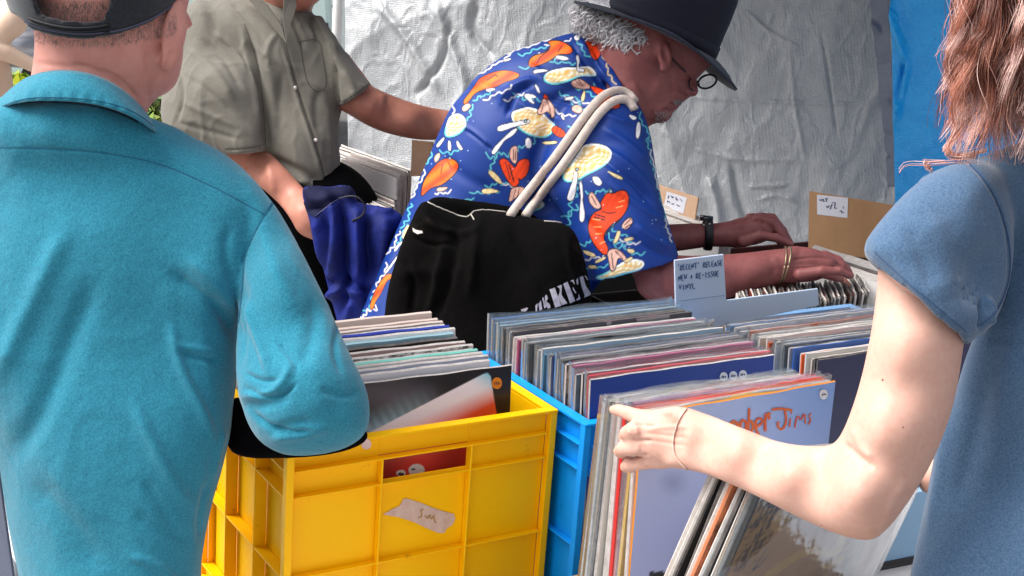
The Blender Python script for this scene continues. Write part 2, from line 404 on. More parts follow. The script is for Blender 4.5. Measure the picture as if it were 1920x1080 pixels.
fl=[([(820,0),(850,90),(880,160),(860,210)],9,.02),([(700,0),(760,60),(800,130),(830,180)],8,.018),([(900,0),(880,60),(930,110)],8,-.02),([(780,180),(830,120),(850,40)],6,-.02),
    ([(1400,20),(1440,60),(1500,90)],3,.006),([(1480,90),(1490,200),(1510,300)],4,.006),([(1270,180),(1400,190),(1640,196)],3,.005),([(1540,60),(1560,180),(1570,260)],3,-.006),([(1330,330),(1350,400),(1345,450)],9,.02),([(1370,300),(1385,380),(1410,440)],6,-.015),([(1400,350),(1440,350),(1480,345)],3,.008),([(1420,375),(1460,365),(1500,380)],3,.007),([(1230,240),(1350,300),(1500,300)],5,.006)]
tarp('silver_tarp',[P(636,-420,4.25),P(1664,-420,3.75),P(1700,560,3.75),P(660,520,4.25)],mt,'wrinkled silver grey tarpaulin hung as the back wall of the stall','tarpaulin',.014,3,420,320,fl)
mb_=crease_mat('blue_tarp','#1ab4ff','#10a2f4',.42)
tarp('blue_tarp',[P(1664,-420,3.45),P(2150,-420,3.2),P(2150,560,3.2),P(1682,560,3.45)],mb_,'bright blue tarpaulin hanging beside the silver one, behind the red hair','tarpaulin',.014,9,260,220,
     [([(1668,0),(1680,60),(1704,120),(1690,170),(1680,240)],7,.03),([(1700,110),(1690,160),(1684,200)],6,-.03)])
mg=mat('grey_strip','#7d8496',.5,'#667085',8,bump=.4,bscale=60,bump2=.7,b2scale=25)
gs=tarp('grey_tarp_strip',[P(1603,-300,3.66),P(1652,-300,3.62),P(1684,350,3.6),P(1668,350,3.64)],mg,'narrow dark grey strip of sheeting between silver and blue tarpaulins','sheeting',.008,5,30,120,[([(1615,30),(1655,60)],5,.012),([(1620,110),(1670,112)],5,-.012),([(1630,185),(1675,190)],4,.012),([(1645,250),(1678,250)],4,-.012),([(1650,280),(1675,300)],3,-.015)])
# pole with hook
pr=root('tent_pole',[*P(626,200,4.2)[:2],0],'white tent pole at the left edge of the silver tarpaulin','pole')
a=P(626,200,4.2)
wp=mat('white_paint','#f2f2f2',.4)
MB().tube([(a[0],a[1],0),(a[0],a[1],2.6)],.014,12).build('pole',wp,pr,True)
bk=mat('black_plastic','#0c0c10',.4)
h=P(622,12,4.15); MB().tube([h,P(634,12,4.15),P(638,8,4.15),P(637,30,4.15),P(636,34,4.15)],.004,6).build('hook',bk,pr,True)
# unseen canopy, shaped to shade the back of the stall
cp=MB(); cc=[(1.0,2.25,2.0),(5.2,1.2,2.0),(5.8,4.9,1.9),(2.35,4.9,1.9)]
nx=24; V=[];Q=[]
for i in range(nx+1):
    for j in range(nx+1):
        s,t=i/nx,j/nx; p=(np.array(cc[0])*(1-s)+np.array(cc[1])*s)*(1-t)+(np.array(cc[3])*(1-s)+np.array(cc[2])*s)*t; p[2]+=.3*min(s,1-s,t,1-t)*2-.03*math.sin(s*9)*math.sin(t*8); V.append(p)
for i in range(nx):
    for j in range(nx): k=i*(nx+1)+j; Q.append((k,k+1,k+nx+2,k+nx+1))
o=mkmesh('shade_canopy',np.array(V),Q,mat('canopy','#8c9096',.8),None,True); o.modifiers.new('t','SOLIDIFY').thickness=.002; tag(o,'unseen grey fabric canopy shaped to shade the back of the stall','canopy')
# background left: pale van, hedge
def van():
    c=P(250,90,11.5); r=root('parked_van',(c[0]-1.0,c[1],0),'white van parked behind the grey shirted man','van')
    ux=nz(P(500,90,11.5)-P(0,90,11.5)); ux[2]=0; ux=nz(ux); uy=np.array([-ux[1],ux[0],0.]); M=(np.stack([ux,uy,[0,0,1]],1),np.array([c[0],c[1],0]))
    m=mat('van_white','#f4f4f2',.3,spec=.6,coat=.5)
    b=MB(); prof=[(-2.6,.35),(-2.6,2.0),(-2.4,2.15),(1.3,2.15),(1.7,1.4),(2.4,1.15),(2.5,.35)]
    V=[np.array((x,y,z)) for y in (-.9,.9) for x,z in prof]; n=len(prof); V=np.array(V)@M[0].T+M[1]
    Q=[tuple(range(n)),tuple(range(2*n-1,n-1,-1))]+[(i,i+n,(i+1)%n+n,(i+1)%n) for i in range(n)]; b.add(V,Q); b.build('body',m,r,bevel=.04)
    g=mat('dark_glass','#20262c',.1); 
    MB().box((.4,-.915,1.35),(1.3,-.9,1.95),M=M).build('window',g,r)
    for x in (-1.7,1.6):
        cpt=[np.array((x,y,.33))@M[0].T+M[1] for y in(-.93,-.7)]; w=MB().tube(cpt,.33,24).build('wheel',mat('rubber','#151515',.8),r,False); 
        cpt=[np.array((x,y,.33))@M[0].T+M[1] for y in(-.94,-.9)]; MB().tube(cpt,.19,16).build('rim',mat('rim','#b0b0b0',.3,metal=.8),w)
van()
def hatch():
    c=P(584,24,9.); r=root('parked_car',(c[0],c[1],0),'pale car with a red tail light seen past the tent pole','car')
    ux=nz(P(700,30,9)-P(500,30,9)); ux[2]=0; ux=nz(ux); uy=np.array([-ux[1],ux[0],0.]); M=(np.stack([ux,uy,[0,0,1]],1),np.array([c[0],c[1],0])); zc=c[2]
    T=lambda p:np.array(p,float)@M[0].T+M[1]
    prof=[(-1.6,.3),(-1.7,.75),(-.95,.95),(-.55,1.42),(.0,1.46),(.2,1.0),(.24,.55),(.2,.3)]
    n=len(prof); V=T([(x,y,z) for y in(-.8,.8) for x,z in prof]); b=MB().add(V,[tuple(range(n)),tuple(range(2*n-1,n-1,-1))]+[(i,i+n,(i+1)%n+n,(i+1)%n) for i in range(n)])
    b.build('body',mat('car_paint','#cfe6e2',.25,coat=.6),r,bevel=.03)
    MB().box((-.6,-.81,1.02),(.05,-.795,1.34),M=M).build('side_window',mat('dark_glass','#20262c',.1),r)
    MB().box((-.02,-.83,zc-.07),(.17,-.78,zc+.01),M=M).build('tail_light',mat('tail_red','#e02850',.2),r,bevel=.01)
    MB().box((-.06,-.825,zc+.012),(.2,-.8,zc+.03),M=M).build('trim',bk,r)
    for x in (-1.25,-.15): MB().tube([T((x,-.83,.3)),T((x,-.6,.3))],.3,20).build('wheel',mat('rubber','#151515',.8),r)
hatch()
def bush(name,c,r3,cols,label,n=2600,ls=.035):
    c=np.array(c,float); r=root(name,(c[0],c[1],0),label,'bush'); g=np.random.default_rng(5)
    d=g.normal(size=(n,3)); d/=np.linalg.norm(d,axis=1,keepdims=True); rad=g.uniform(.55,1.0,n)**.6*(1+.18*np.sin(d[:,0]*7+d[:,2]*5)); p=c+d*rad[:,None]*np.array(r3)
    a=g.normal(size=(n,3)); a/=np.linalg.norm(a,axis=1,keepdims=True); b=np.cross(a,g.normal(size=(n,3))); b/=np.linalg.norm(b,axis=1,keepdims=True)
    s=ls*g.uniform(.6,1.4,n)[:,None]; V=np.stack([p-a*s,p+b*s*.45,p+a*s,p-b*s*.45],1).reshape(-1,3); Q=np.arange(4*n).reshape(-1,4)
    cl=np.array([lin(x) for x in cols]); cc=cl[g.integers(0,len(cl),n)].repeat(4,0); mkmesh('foliage',V,Q,mat('leaf_'+name,'#ffffff',.6,attr='Col'),r,False,cols=cc)
    b=MB()
    for k in range(7): e=c+g.normal(size=3)*np.array(r3)*.4; b.tube([(c[0],c[1],0),(c[0]*.7+e[0]*.3,c[1]*.7+e[1]*.3,c[2]*.6),e],[.03,.02,.006],6)
    b.build('stem',mat('bark','#5a4634',.9),r,True)
bush('yellow_bush',P(-20,205,7.5),(.35,.35,.16),['#c9cf1e','#dfe038','#9fb21c','#6f8f1a'],'yellow green bush low behind the left shoulder of the teal shirt',2600)
bush('green_bush',P(320,225,8.0),(.3,.3,.28),['#3c5a24','#7f9a3c','#c6cf8c','#22341a','#a9b860'],'dark green leafy bush between the teal and grey shirts',3200)
# tables
wc=mat('table_cloth','#e9e9ec',.8,bump2=.5,b2scale=20)
def table(name,x0,y0,x1,y1,z,label):
    r=root(name,((x0+x1)/2,(y0+y1)/2,0),label,'table')
    MB().box((x0,y0,z-.03),(x1,y1,z)).build('tabletop',wc,r,bevel=.004)
    for x in (x0+.05,x1-.05):
        for y in (y0+.05,y1-.05): MB().tube([(x,y,0),(x,y,z-.03)],.018,10).build('leg',mat('steel','#8a8f94',.4,metal=.8),r,True)
table('trestle_table',.45,.9,2.5,2.35,TZ,'white topped trestle table under the yellow and blue crates')
table('back_table',1.1,2.45,3.3,3.5,TZ,'white topped table at the back, under the cardboard dividers')
# ================= CRATES =================
def crate(name,label,x0,y0,col,shade,W=.4,D=.32,H=.322,zt=ZT,win=True,se=.018):
    r=root(name,(x0+W/2,y0+D/2,zt-H),label,'crate'); m=mat(name+'_plastic',col,.45,shade,9,mix=.9,bump=.12,bscale=90,spec=.18,gain=1.0,dirt=({'yellow_crate':'#a86a10','blue_crate':'#063a70'}.get(name,'#4a6480'),26,.63))
    z1=zt; z0=zt-H; e=.012; th=.003; ribs=[.033,.069,.182,.30]
    b=MB()
    # flange
    def ring(z,za,w,e0): 
        b.box((x0-e0,y0-e0,z),(x0+W+e0,y0-e0+w,za)); b.box((x0-e0,y0+D+e0-w,z),(x0+W+e0,y0+D+e0,za)); b.box((x0-e0,y0-e0+w,z),(x0-e0+w,y0+D+e0-w,za)); b.box((x0+W+e0-w,y0-e0+w,z),(x0+W+e0,y0+D+e0-w,za))
    ring(z1-.004,z1,e+th+.001,.001)
    # corner posts
    for (cx,cy) in ((x0,y0),(x0+W,y0),(x0,y0+D),(x0+W,y0+D)):
        sx=1 if cx==x0 else -1; sy=1 if cy==y0 else -1
        xs=sorted((cx-.0005*sx,cx+.010*sx)); ys=sorted((cy-.0005*sy,cy+.0115*sy)); b.box((xs[0],ys[0],z0),(xs[1],ys[1],z1-.0045))
        xs=sorted((cx-.0004*sx,cx+.0115*sx)); 
    def side(o,ax,L,n,sg,win,e=e):
        """o start corner, ax 0/1 direction along, sg outward sign"""
        oth=1-ax
        def bx(a0,a1,d0,d1,za,zb):
            lo=[0,0,za];hi=[0,0,zb]; lo[ax]=o[ax]+a0;hi[ax]=o[ax]+a1; p=sorted((o[oth]-sg*d0,o[oth]-sg*d1)); lo[oth]=p[0];hi[oth]=p[1]; b.box(lo,hi)
        cols=[L*k/n for k in range(n+1)]
        if win:
            for k in range(n):
                a0,a1=cols[k]+(.0 if k else .0094),cols[k+1]-(.0094 if k==n-1 else 0)
                if k==n//2: bx(a0,a1,e,e+th,z1-.033,z1-.0045); bx(a0,a1,e,e+th,z0+.002,z1-.069)
                else: bx(a0,a1,e,e+th,z0+.002,z1-.0045)
        else: bx((e+th+.0006) if ax else .0094,L-((e+th+.0006) if ax else .0094),e,e+th,z0+.002,z1-.0045)
        for k,z in enumerate(ribs): bx(.0125,L-.0125,0,e-.0005,z1-z-.0025,z1-z)
        bx(.0125,L-.0125,0,e-.0005,z0,z0+.004)
        for k in range(1,n):
            bx(cols[k]-.0014,cols[k]+.0014,-.0006,e-.0008,z0+.001,z1-ribs[0]-.001)
    side((x0,y0),0,W,3,-1,win); side((x0,y0+D),0,W,3,1,win); side((x0,y0),1,D,3,-1,False,se); side((x0+W,y0),1,D,3,1,False)
    b.box((x0+.006,y0+.006,z0+.005),(x0+W-.006,y0+D-.006,z0+.009))
    o=b.build('crate_body',m,r,bevel=.0009); return r,o
yc,ycb=crate('yellow_crate','yellow plastic crate of records in front, with a strip of tape on its side',.6710,1.5776,'#ffc600','#ffba00')
bc,bcb=crate('blue_crate','bright blue plastic crate between the yellow crate and the leaning block of records',1.0765,1.5150,'#0f9cf2','#0a86e0',W=.40,se=.0105)
tc_,tcb=crate('grey_blue_crate','grey blue plastic crate at the right, behind the bent bare arm',1.482,1.535,'#7aa0c8','#6a90ba',W=.40)
# ================= RECORDS =================
ORD=['front','second','third','fourth','fifth','sixth','seventh','eighth','ninth','tenth','eleventh','twelfth','thirteenth','fourteenth','fifteenth','sixteenth','seventeenth','eighteenth','nineteenth','twentieth']+['%dth'%i for i in range(21,99)]
for k,w in ((20,'21st'),(21,'22nd'),(22,'23rd'),(30,'31st'),(31,'32nd'),(32,'33rd'),(40,'41st')): ORD[k]=w
EDG={}
def covermat(c,kind='p'):
    """cover stock; art = blotchy second colour"""
    key='cover_%s_%s'%(c.lstrip('#'),kind)
    if kind=='p': return mat(key,c,.35,col2=c,nscale=14,bump=.1,bscale=200,spec=.5)
    g=random.Random(c); c2=g.choice(['#e8e4e0','#1a1a1e','#8a8f98','#b8a898','#3a4a6a','#a84838']); return mat(key,c,.35,c2,g.choice([22,40,70]),mix=.35,spec=.5)
edge_white=mat('card_edge','#e2dcd8',.8,'#a89e96',90,mix=.9,dirt=('#6a5c50',55,.62))
edge_dark=mat('card_edge_dark','#3a3638',.8,'#77706c',80,mix=.7)
def plastic_mat():
    m=bpy.data.materials.new('clear_plastic'); m.use_nodes=True; n=m.node_tree.nodes; l=m.node_tree.links; n.remove(n['Principled BSDF'])
    tr=n.new('ShaderNodeBsdfTransparent'); tr.inputs[0].default_value=(.93,.96,.98,1); gl=n.new('ShaderNodeBsdfGlossy'); gl.inputs['Roughness'].default_value=.12; df=n.new('ShaderNodeBsdfDiffuse'); df.inputs[0].default_value=(.6,.68,.74,1)
    mx=n.new('ShaderNodeMixShader'); mx2=n.new('ShaderNodeMixShader'); lw=n.new('ShaderNodeLayerWeight'); lw.inputs[0].default_value=.35
    no=n.new('ShaderNodeTexNoise'); no.inputs['Scale'].default_value=35; tc=n.new('ShaderNodeTexCoord'); l.new(tc.outputs['Object'],no.inputs['Vector']); bp=n.new('ShaderNodeBump'); bp.inputs['Strength'].default_value=.35; bp.inputs['Distance'].default_value=.004; l.new(no.outputs[0],bp.inputs['Height']); l.new(bp.outputs[0],gl.inputs['Normal']); l.new(bp.outputs[0],lw.inputs['Normal'])
    l.new(lw.outputs['Facing'],mx.inputs[0]); l.new(tr.outputs[0],mx.inputs[1]); l.new(gl.outputs[0],mx.inputs[2]); mx2.inputs[0].default_value=.09; l.new(mx.outputs[0],mx2.inputs[1]); l.new(df.outputs[0],mx2.inputs[2]); l.new(mx2.outputs[0],n['Material Output'].inputs['Surface']); return m
CLEAR=plastic_mat()
def record(name,TL,TR,dn,th,m,me,label,cat='record',group=None,H=.315,grid=None,colfn=None,bow=0,sleeve=False,seed=0):
    """front face TL..TR, dn = unit vector to bottom; th thickness away from viewer"""
    TL=np.array(TL,float);TR=np.array(TR,float); ax=TR-TL; W=np.linalg.norm(ax); ax/=W; dn=np.array(dn,float); dn-=ax*(dn@ax); dn/=np.linalg.norm(dn); nb=np.cross(ax,dn); 
    if nb@(TL-CAM)<0: nb=-nb
    g=random.Random(seed); nx,nz_=(grid or (14,4)); ph=g.uniform(0,6)
    b=MB(); s=np.linspace(0,1,nx+1); t=np.linspace(0,1,nz_+1)
    ss,tt=np.meshgrid(s,t,indexing='xy'); off=bow*np.sin(ss*math.pi)+.0008*np.sin(ss*9+ph)*(1-tt)
    wob=.0005*np.sin(ss*23+ph)*(tt==0)
    f=TL+ax*W*ss[...,None]+dn*(H*tt+wob)[...,None]+nb*off[...,None]; bk_=f+nb*th
    i=np.arange(nz_)[:,None]*(nx+1)+np.arange(nx)[None,:]; q=np.stack([i,i+1,i+nx+2,i+nx+1],-1).reshape(-1,4)
    fV=f.reshape(-1,3); flip = np.dot(np.cross(ax,dn),nb)>0
    b.add(fV,q[:,::-1] if not flip else q[:, ::-1][:, ::-1][:, ::-1],0); b.add(bk_.reshape(-1,3),q,0)
    # rounded edge strips (top, left, right, bottom)
    def strip(A,B,out):
        M_=(A+B)/2+out*th*.35; V=np.vstack([A,M_,B]); n=len(A); Q=[]
        for k in range(2):
            for j in range(n-1): Q.append((k*n+j,k*n+j+1,(k+1)*n+j+1,(k+1)*n+j))
        b.add(V,Q,1)
    strip(f[0],bk_[0],-dn); strip(f[-1],bk_[-1],dn); strip(f[:,0],bk_[:,0],-ax); strip(f[:,-1],bk_[:,-1],ax)
    if sleeve or colfn: 
        r=root(name,(TL+TR)/2+dn*H,label,cat,group); V=np.vstack(b.V)
        o=b.build('cover',[m,me],r,False)
        if colfn: u,v,_=projw(V); setcol(o.data,colfn(u,v,((V-TL)@ax)/W,((V-TL)@dn)/H))
        if sleeve:
            c=MB(); A=TL-ax*.003-dn*.007-nb*.0012; B=TR+ax*.003-dn*.007-nb*.0012; k=22; s=np.linspace(0,1,k); wv=.0016*np.sin(s*17+ph)+.001*np.sin(s*41+ph)
            top=A+(B-A)*s[:,None]+dn*(.002*np.sin(s*11+ph*2))[:,None]; fr=top-nb*np.abs(wv)[:,None]; ba=top+nb*(th+.0024+np.abs(wv))[:,None]; fb=A+(B-A)*s[:,None]+dn*(H+.004); bb=fb+nb*(th+.0024)
            V=np.vstack([fr,fb,ba,bb]); Q=[]
            for j in range(k-1): Q+= [(j,j+1,k+j+1,k+j),(2*k+j+1,2*k+j,3*k+j,3*k+j+1)]
            Q+=[(0,k,3*k,2*k),(k-1,3*k-1,4*k-1,2*k-1)]
            c.add(V,Q).build('plastic_sleeve',CLEAR,r,True)
        return r,o
    o=b.build(name,[m,me],None,False,origin=(TL+TR)/2+dn*H); tag(o,label,cat,group); return o,o
def cname(h):
    c=lin(h); r,g,b=[x**.45 for x in c]; v=max(r,g,b); s=(v-min(r,g,b))/(v+1e-6)
    if v<.22: return 'black'
    if s<.13: return 'white' if v>.85 else ('pale grey' if v>.62 else ('mid grey' if v>.4 else 'dark grey'))
    import colorsys; hh=colorsys.rgb_to_hsv(r,g,b)[0]*360
    n='red' if hh<14 or hh>345 else 'orange' if hh<38 else 'yellow' if hh<65 else 'green' if hh<165 else 'turquoise' if hh<195 else 'blue' if hh<250 else 'purple' if hh<290 else 'pink'
    if n=='orange' and v<.6: n='brown'
    if n=='orange' and s<.4: n='cream'
    return ('dark ' if v<.45 else 'pale ' if s<.35 else '')+n
def row(where,group,fTL,fTR,bTL,bTR,dn,cols,H=.315,th=None,clear=0,seed=1,jz=.006,cat='record',size='',jx=.006):
    """cols from front to back: (hex, kind, edge) ; world corner points"""
    g=random.Random(seed); n=len(cols); wts=[g.uniform(.6,1.5) for _ in cols]; cum=0; tot=sum(wts[:-1]) or 1; out=[]
    for i,c in enumerate(cols):
        f=cum/tot; cum+=wts[i]; c=c if isinstance(c,tuple) else (c,'p','w')
        TL=np.array(fTL)*(1-f)+np.array(bTL)*f; TR=np.array(fTR)*(1-f)+np.array(bTR)*f
        j=np.array([0,0,g.uniform(-jz,jz)]); sx=(TR-TL)/np.linalg.norm(TR-TL)*g.uniform(-jx*.4,jx); w=g.uniform(-.003,.003); a=nz(np.array(bTL)-np.array(fTL))*w
        if i==0: j*=0;sx*=0;a*=0
        sp=np.linalg.norm(np.array(bTL)-np.array(fTL))/max(1,n)
        t_=min(.006,sp*.45) if th is None else th
        nm=cname(c[0]); lab='%s %srecord sleeve, %s from the front in %s'%(nm,size,ORD[i],where) if i else '%s %srecord sleeve at the very front in %s'%(nm,size,where)
        out.append(record('record_sleeve',TL+j+sx+a,TR+j+sx-a,nz(np.array(dn)+np.array([0,g.uniform(-.03,.03),0])),t_,covermat(c[0],c[1]),{'w':edge_white,'d':edge_dark,'c':covermat(c[0],'p')}[c[2]],lab,'record',group,H=H,bow=g.uniform(-.002,.003),sleeve=(g.random()<clear and i>0),seed=seed*100+i))
    return out
DN=(0,-.06,-1)   # lean: bottoms nearer the front
W_,K='w','d'
def art_yellow(u,v,s,t):
    c=np.array(lin('#141118'))[None,:].repeat(len(u),0)*1.0
    gl=np.clip(1-np.hypot((u-740)/120,(v-745)/40),0,1)[:,None]; c=c*(1-gl*.45)+gl*np.array(lin('#6a5f70'))*.45
    P0=np.array([692.,812.]);P1=np.array([912.,700.]); e=P1-P0; L=np.hypot(*e); d=-((u-P0[0])*e[1]-(v-P0[1])*e[0])/L; d=-d if ((800-P0[0])*e[1]-(820-P0[1])*e[0])>0 else d; al=((u-P0[0])*e[0]+(v-P0[1])*e[1])/L**2
    k=(np.clip(1+d/42,0,1)**1.5*(d<=0)*np.clip(.62-al,0,1)*1.9*(.85+.15*np.sin(al*90)))[:,None]; k=np.clip(k,0,.8); c=c*(1-k)+k*np.array(lin('#a8d0e2'))
    m=sdpoly(u,v,np.array([(640,838),(905,702),(914,699),(920,706),(925,740),(931,775),(935,845),(600,860)],float))
    w=14+al*10; q=np.clip((d-w)/34,0,1)[:,None]; aa=np.clip(al*1.6-.25,0,1)[:,None]; wh=np.array(lin('#f2edf6')); col=wh*(1-q)+(np.array(lin('#ef9aa2'))*(1-aa)+np.array(lin('#e5562c'))*aa)*q
    tip=np.clip((al-.86)*7,0,1)[:,None]*np.clip(1-(v-700)/36,0,1)[:,None]; col=col*(1-tip)+tip*np.array(lin('#86cfe2'))
    a_=np.clip(m/2+.5,0,1)[:,None]; c=c*(1-a_)+col*a_
    lo=v>825; r=np.array(lin('#d8433a'))*(.8+.2*np.sin(u*.05))[:,None]; c=np.where(lo[:,None],r,c)
    g=lo&((v-848)<-(u-722)*.16+ (0))&(u<805); st=(np.sin(u*.9)>0)[:,None]; c=np.where(g[:,None],np.where(st,np.array(lin('#4a3d3a')),np.array(lin('#17110f'))),c)
    for (x,y,rx,ry) in ((781,882,15,12),(752,887,9,6)): c=np.where((((u-x)/rx)**2+((v-y)/ry)**2<1)[:,None],np.array(lin('#dfe6e2')),c)
    for (x,y,rx,ry) in ((775,880,4,2),(752,889,6,3)): c=np.where((((u-x)/rx)**2+((v-y)/ry)**2<1)[:,None],np.array(lin('#2a2a2a')),c)
    return c
# yellow crate: world corner estimates from the photo
yTR=np.array([1.0225,1.6275,1.0451]); yb=np.array([1.0225,1.8666,1.0475]); wx=np.array([.325,0,0])
cols=[('#101014','p',W_),('#e8e6ea','p',W_),('#aab0c4','p',W_),('#20242e','p',W_),('#f4f2f2','p',W_),('#7fcabc','p','c'),('#f2efee','p',W_),('#141218','a',W_),('#b99a94','p',W_),('#1a1a1c','p','d'),('#9cc0cc','p','c'),('#f0eeee','p',W_),('#2a3ca4','p','c'),('#e6e2e0','p',W_),('#16141a','p','d'),('#d9c8c0','p','c'),('#d6c4bb','p','c'),('#e2d0c6','p','c')]
attrm=mat('printed_cover','#ffffff',.3,attr='Col',spec=.5)
rr=record('record_sleeve',yTR-wx,yTR,DN,.004,attrm,edge_white,'black record sleeve with a white and orange light beam, front of the yellow crate','record','records in the yellow crate',grid=(330,230),colfn=art_yellow)
BEAM=rr[1]
row('the yellow crate','records in the yellow crate',yTR-wx+[.002,.012,.006],yTR+[-.03,.012,.006],yb-wx+[.002,0,0],yb+[0,0,0],(0,-.08,-1),cols[1:],seed=4,jz=.003)
# blue crate
bTL=onz(1085,713,1.045); bTL[0]=1.0945; bTL[1]=1.5385; bTR=bTL+[.327,0,0]; bbL=onz(893,600,1.045); bbL[0]=1.0945; bbL[1]=min(bbL[1],1.815); bbR=bbL+[.335,0,0]
cb=[('#234298','p',W_),('#d8283c','p','c'),('#18181c','p',W_),('#15151a','a',W_),('#c03048','p','c'),('#c46a8c','p','c'),('#1c1e26','a',W_),('#38406c','p',W_),('#1d2238','a','d'),('#6d84a8','p',W_),('#2b3a66','p','c'),('#9fb2c4','p',W_),('#101218','p','d'),('#5f8caa','p','c'),('#a8bccb','p',W_),('#b9c8d2','p',W_),('#1a1a20','p','d'),('#16181e','p','d'),('#e4e0e2','p',W_),('#1e1c22','p','d'),('#b4567a','p','c'),('#efe9ea','p',W_),('#e8d6d8','p',W_),('#3a3f4c','p','d'),('#cfd6dc','p',W_),('#14161c','p','d'),('#1e2228','a','d'),('#b7c6d0','p',W_),('#8fa8ba','p','c'),('#c2ccd4','p',W_),('#6f8cab','p','c'),('#5a7cae','a','c')]
br=row('the blue crate','records in the blue crate',bTL,bTR,bbL,bbR,(0,-.07,-1),cb,seed=11,clear=.5,jz=.004,jx=.004)
BLUEFRONT=br[0][1]
# third crate
tTL=onz(1533,676,1.03); tTR=tTL+[.33,0,0]; tbL=onz(1352,608,1.045); tbR=tbL+[.34,0,0]
ct=[('#23234e','p','d'),('#17171c','p','d'),('#c8b898','p',W_),('#e3ded6','p',W_),('#e2602a','p','c'),('#f0ece8','p',W_),('#3a62a8','p','c'),('#b8b4b2','p',W_),('#15161a','p','d'),('#d8cfc6','p',W_),('#54606c','a',W_),('#e6e2de','p',W_),('#121216','p','d'),('#c8623c','p','c'),('#e9e4e0','p',W_),('#d2bda8','p',W_),('#8c8884','a',W_),('#202226','p','d'),('#e8e2dc','p',W_),('#b05a3c','p','c'),('#c0c8d0','p',W_),('#394a6c','p','c'),('#e0dcd8','p',W_),('#6484ac','p','c'),('#1c1c20','a',W_),('#dcd4cc','p',W_),('#9c8a74','a','d')]
row('the grey blue crate','records in the grey blue crate',tTL,tTR,tbL,tbR,(0,-.07,-1),ct,seed=21,clear=.2,jz=.004)
# front block held by the girl
fr=P(1205,779,1.765); e_=nz(P(1567,716,1.93)-fr); frR=fr+e_*.318
bk0=P(1131,751,1.80); bkR=bk0+nz(P(1515,697,2.0)-bk0)*.315
def art_jim(u,v,s,t):
    a=np.array(lin('#b8bfdc'));b_=np.array(lin('#7fa4dc'));c_=np.array(lin('#9aa2cc')); w=np.clip(s*1.1,0,1)[:,None]; q=np.clip(t*1.8,0,1)[:,None]
    c=(a*(1-w)+b_*w)*(1-q)+c_*q
    k=(np.clip(1-np.hypot((u-1262)/34,(v-905)/30),0,1)*.45)[:,None]; c=c*(1-k)+k*np.array(lin('#55588a'))
    m=((u>1218)&(v>1072-.02*(u-1218)))|((u>1264)&(v>1043+.25*(1294-u))&(u<1330)); return np.where(m[:,None],np.array(lin('#15151c')),c)
jm=record('record_sleeve',fr,frR,(0.0,-.02,-1),.004,attrm,mat('orange_edge','#e08a24',.6),'lilac blue record sleeve with red brush lettering, held by the t-shirt person','record','records in the front block',grid=(130,110),colfn=art_jim)
JIM=jm[1]
cf=[('#e9dcdc','p',W_),('#f2b818','p','c'),('#e0281c','p','c'),('#d9241a','p','c'),('#dc2a1e','p','c'),('#d9261c','p','c'),('#9a96b4','p','c'),('#e6e6ea','p',W_),('#dfe2e6','p',W_),('#e0d9cf','p',W_),('#4a2c22','p','d'),('#e8d9bf','p','c'),('#e9e9e6','p',W_),('#d4cfc4','p',W_)]
row('the held block','records in the front block',fr+nz(bk0-fr)*.008,frR+nz(bkR-frR)*.008,bk0,bkR,(0,-.02,-1),cf,seed=31,th=.0055,clear=.3,jz=.002)
# open wooden box below this block
woodm=mat('pale_wood','#c9a777',.7,'#a88456',3,stretch=(1,8,20),bump=.3,bscale=60)
def obox(name,label,x0,y0,x1,y1,z0,z1,m,th=.008,cat='box',group=None):
    b=MB(); b.box((x0,y0,z0),(x1,y0+th,z1)).box((x0,y1-th,z0),(x1,y1,z1)).box((x0,y0+th,z0),(x0+th,y1-th,z1)).box((x1-th,y0+th,z0),(x1,y1-th,z1)).box((x0+th,y0+th,z0),(x1-th,y1-th,z0+th))
    o=b.build(name,m,bevel=.0015,origin=((x0+x1)/2,(y0+y1)/2,z0)); return tag(o,label,cat,group)
obox('record_box','low wooden box under the block of records held in the hand',.93,.92,1.36,1.46,TZ,.80,woodm)
# leaning stack, lower right
A=P(1405,950,1.66); Bq=P(1353,1080,1.62); rx=P(1760,1010,1.93)
dnv=nz(Bq-A); dnv=R@nz((-.33,.93,.31)); TLs=P(1424,903,1.60); ex=R@nz((.75,.05,.65)); ex=nz(ex-dnv*(ex@dnv)); 
def art_grey(u,v,s,t):
    c=np.array(lin('#8990a4'))[None,:].repeat(len(u),0)*(.85+.15*np.sin(u*.021+v*.013))[:,None]; 
    m=(v<1062-(u-1375)*.72+8*np.sin(u*.05))&(u<1560); c=np.where(m[:,None],np.array(lin('#17171b')),c)
    for k,(pts,w,h) in enumerate([([(1440,1080),(1480,1050),(1520,1030),(1570,1040),(1580,1000),(1600,990),(1640,1000)],7,'#a9a898'),([(1500,1080),(1560,1060),(1620,1020),(1625,960)],5,'#a9a898'),([(1590,1080),(1600,1030),(1612,1010)],14,'#5b8196'),([(1540,1075),(1490,1075),(1530,1055)],10,'#7d8b9c'),([(1540,980),(1560,1000),(1600,960)],8,'#6f7386')]):
        q,_=sdline(u,v,chaikin(pts,2,False)); c=np.where((q<w)[:,None],np.array(lin(h)),c)
    return c
gy=record('record_sleeve',TLs,TLs+ex*.315,dnv,.004,attrm,edge_dark,'grey patterned record in a clear sleeve, tilted under the bent elbow','record','tilted records under the elbow',grid=(130,90),colfn=art_grey,sleeve=True)
nb=nz(np.cross(ex,dnv)); nb=nb if nb@(TLs-CAM)>0 else -nb
cl=[('#e8eaee','p',W_),('#2a2c34','p','d'),('#8fb4c4','a','c'),('#e6e0da','p',W_),('#e08a60','a','c'),('#ded8d0','p',W_),('#cdc6bd','a','d'),('#2a2626','p','d'),('#d8d0c8','p',W_),('#efece8','p',W_)]
b0=TLs+nb*.006; b1=TLs+nb*.065
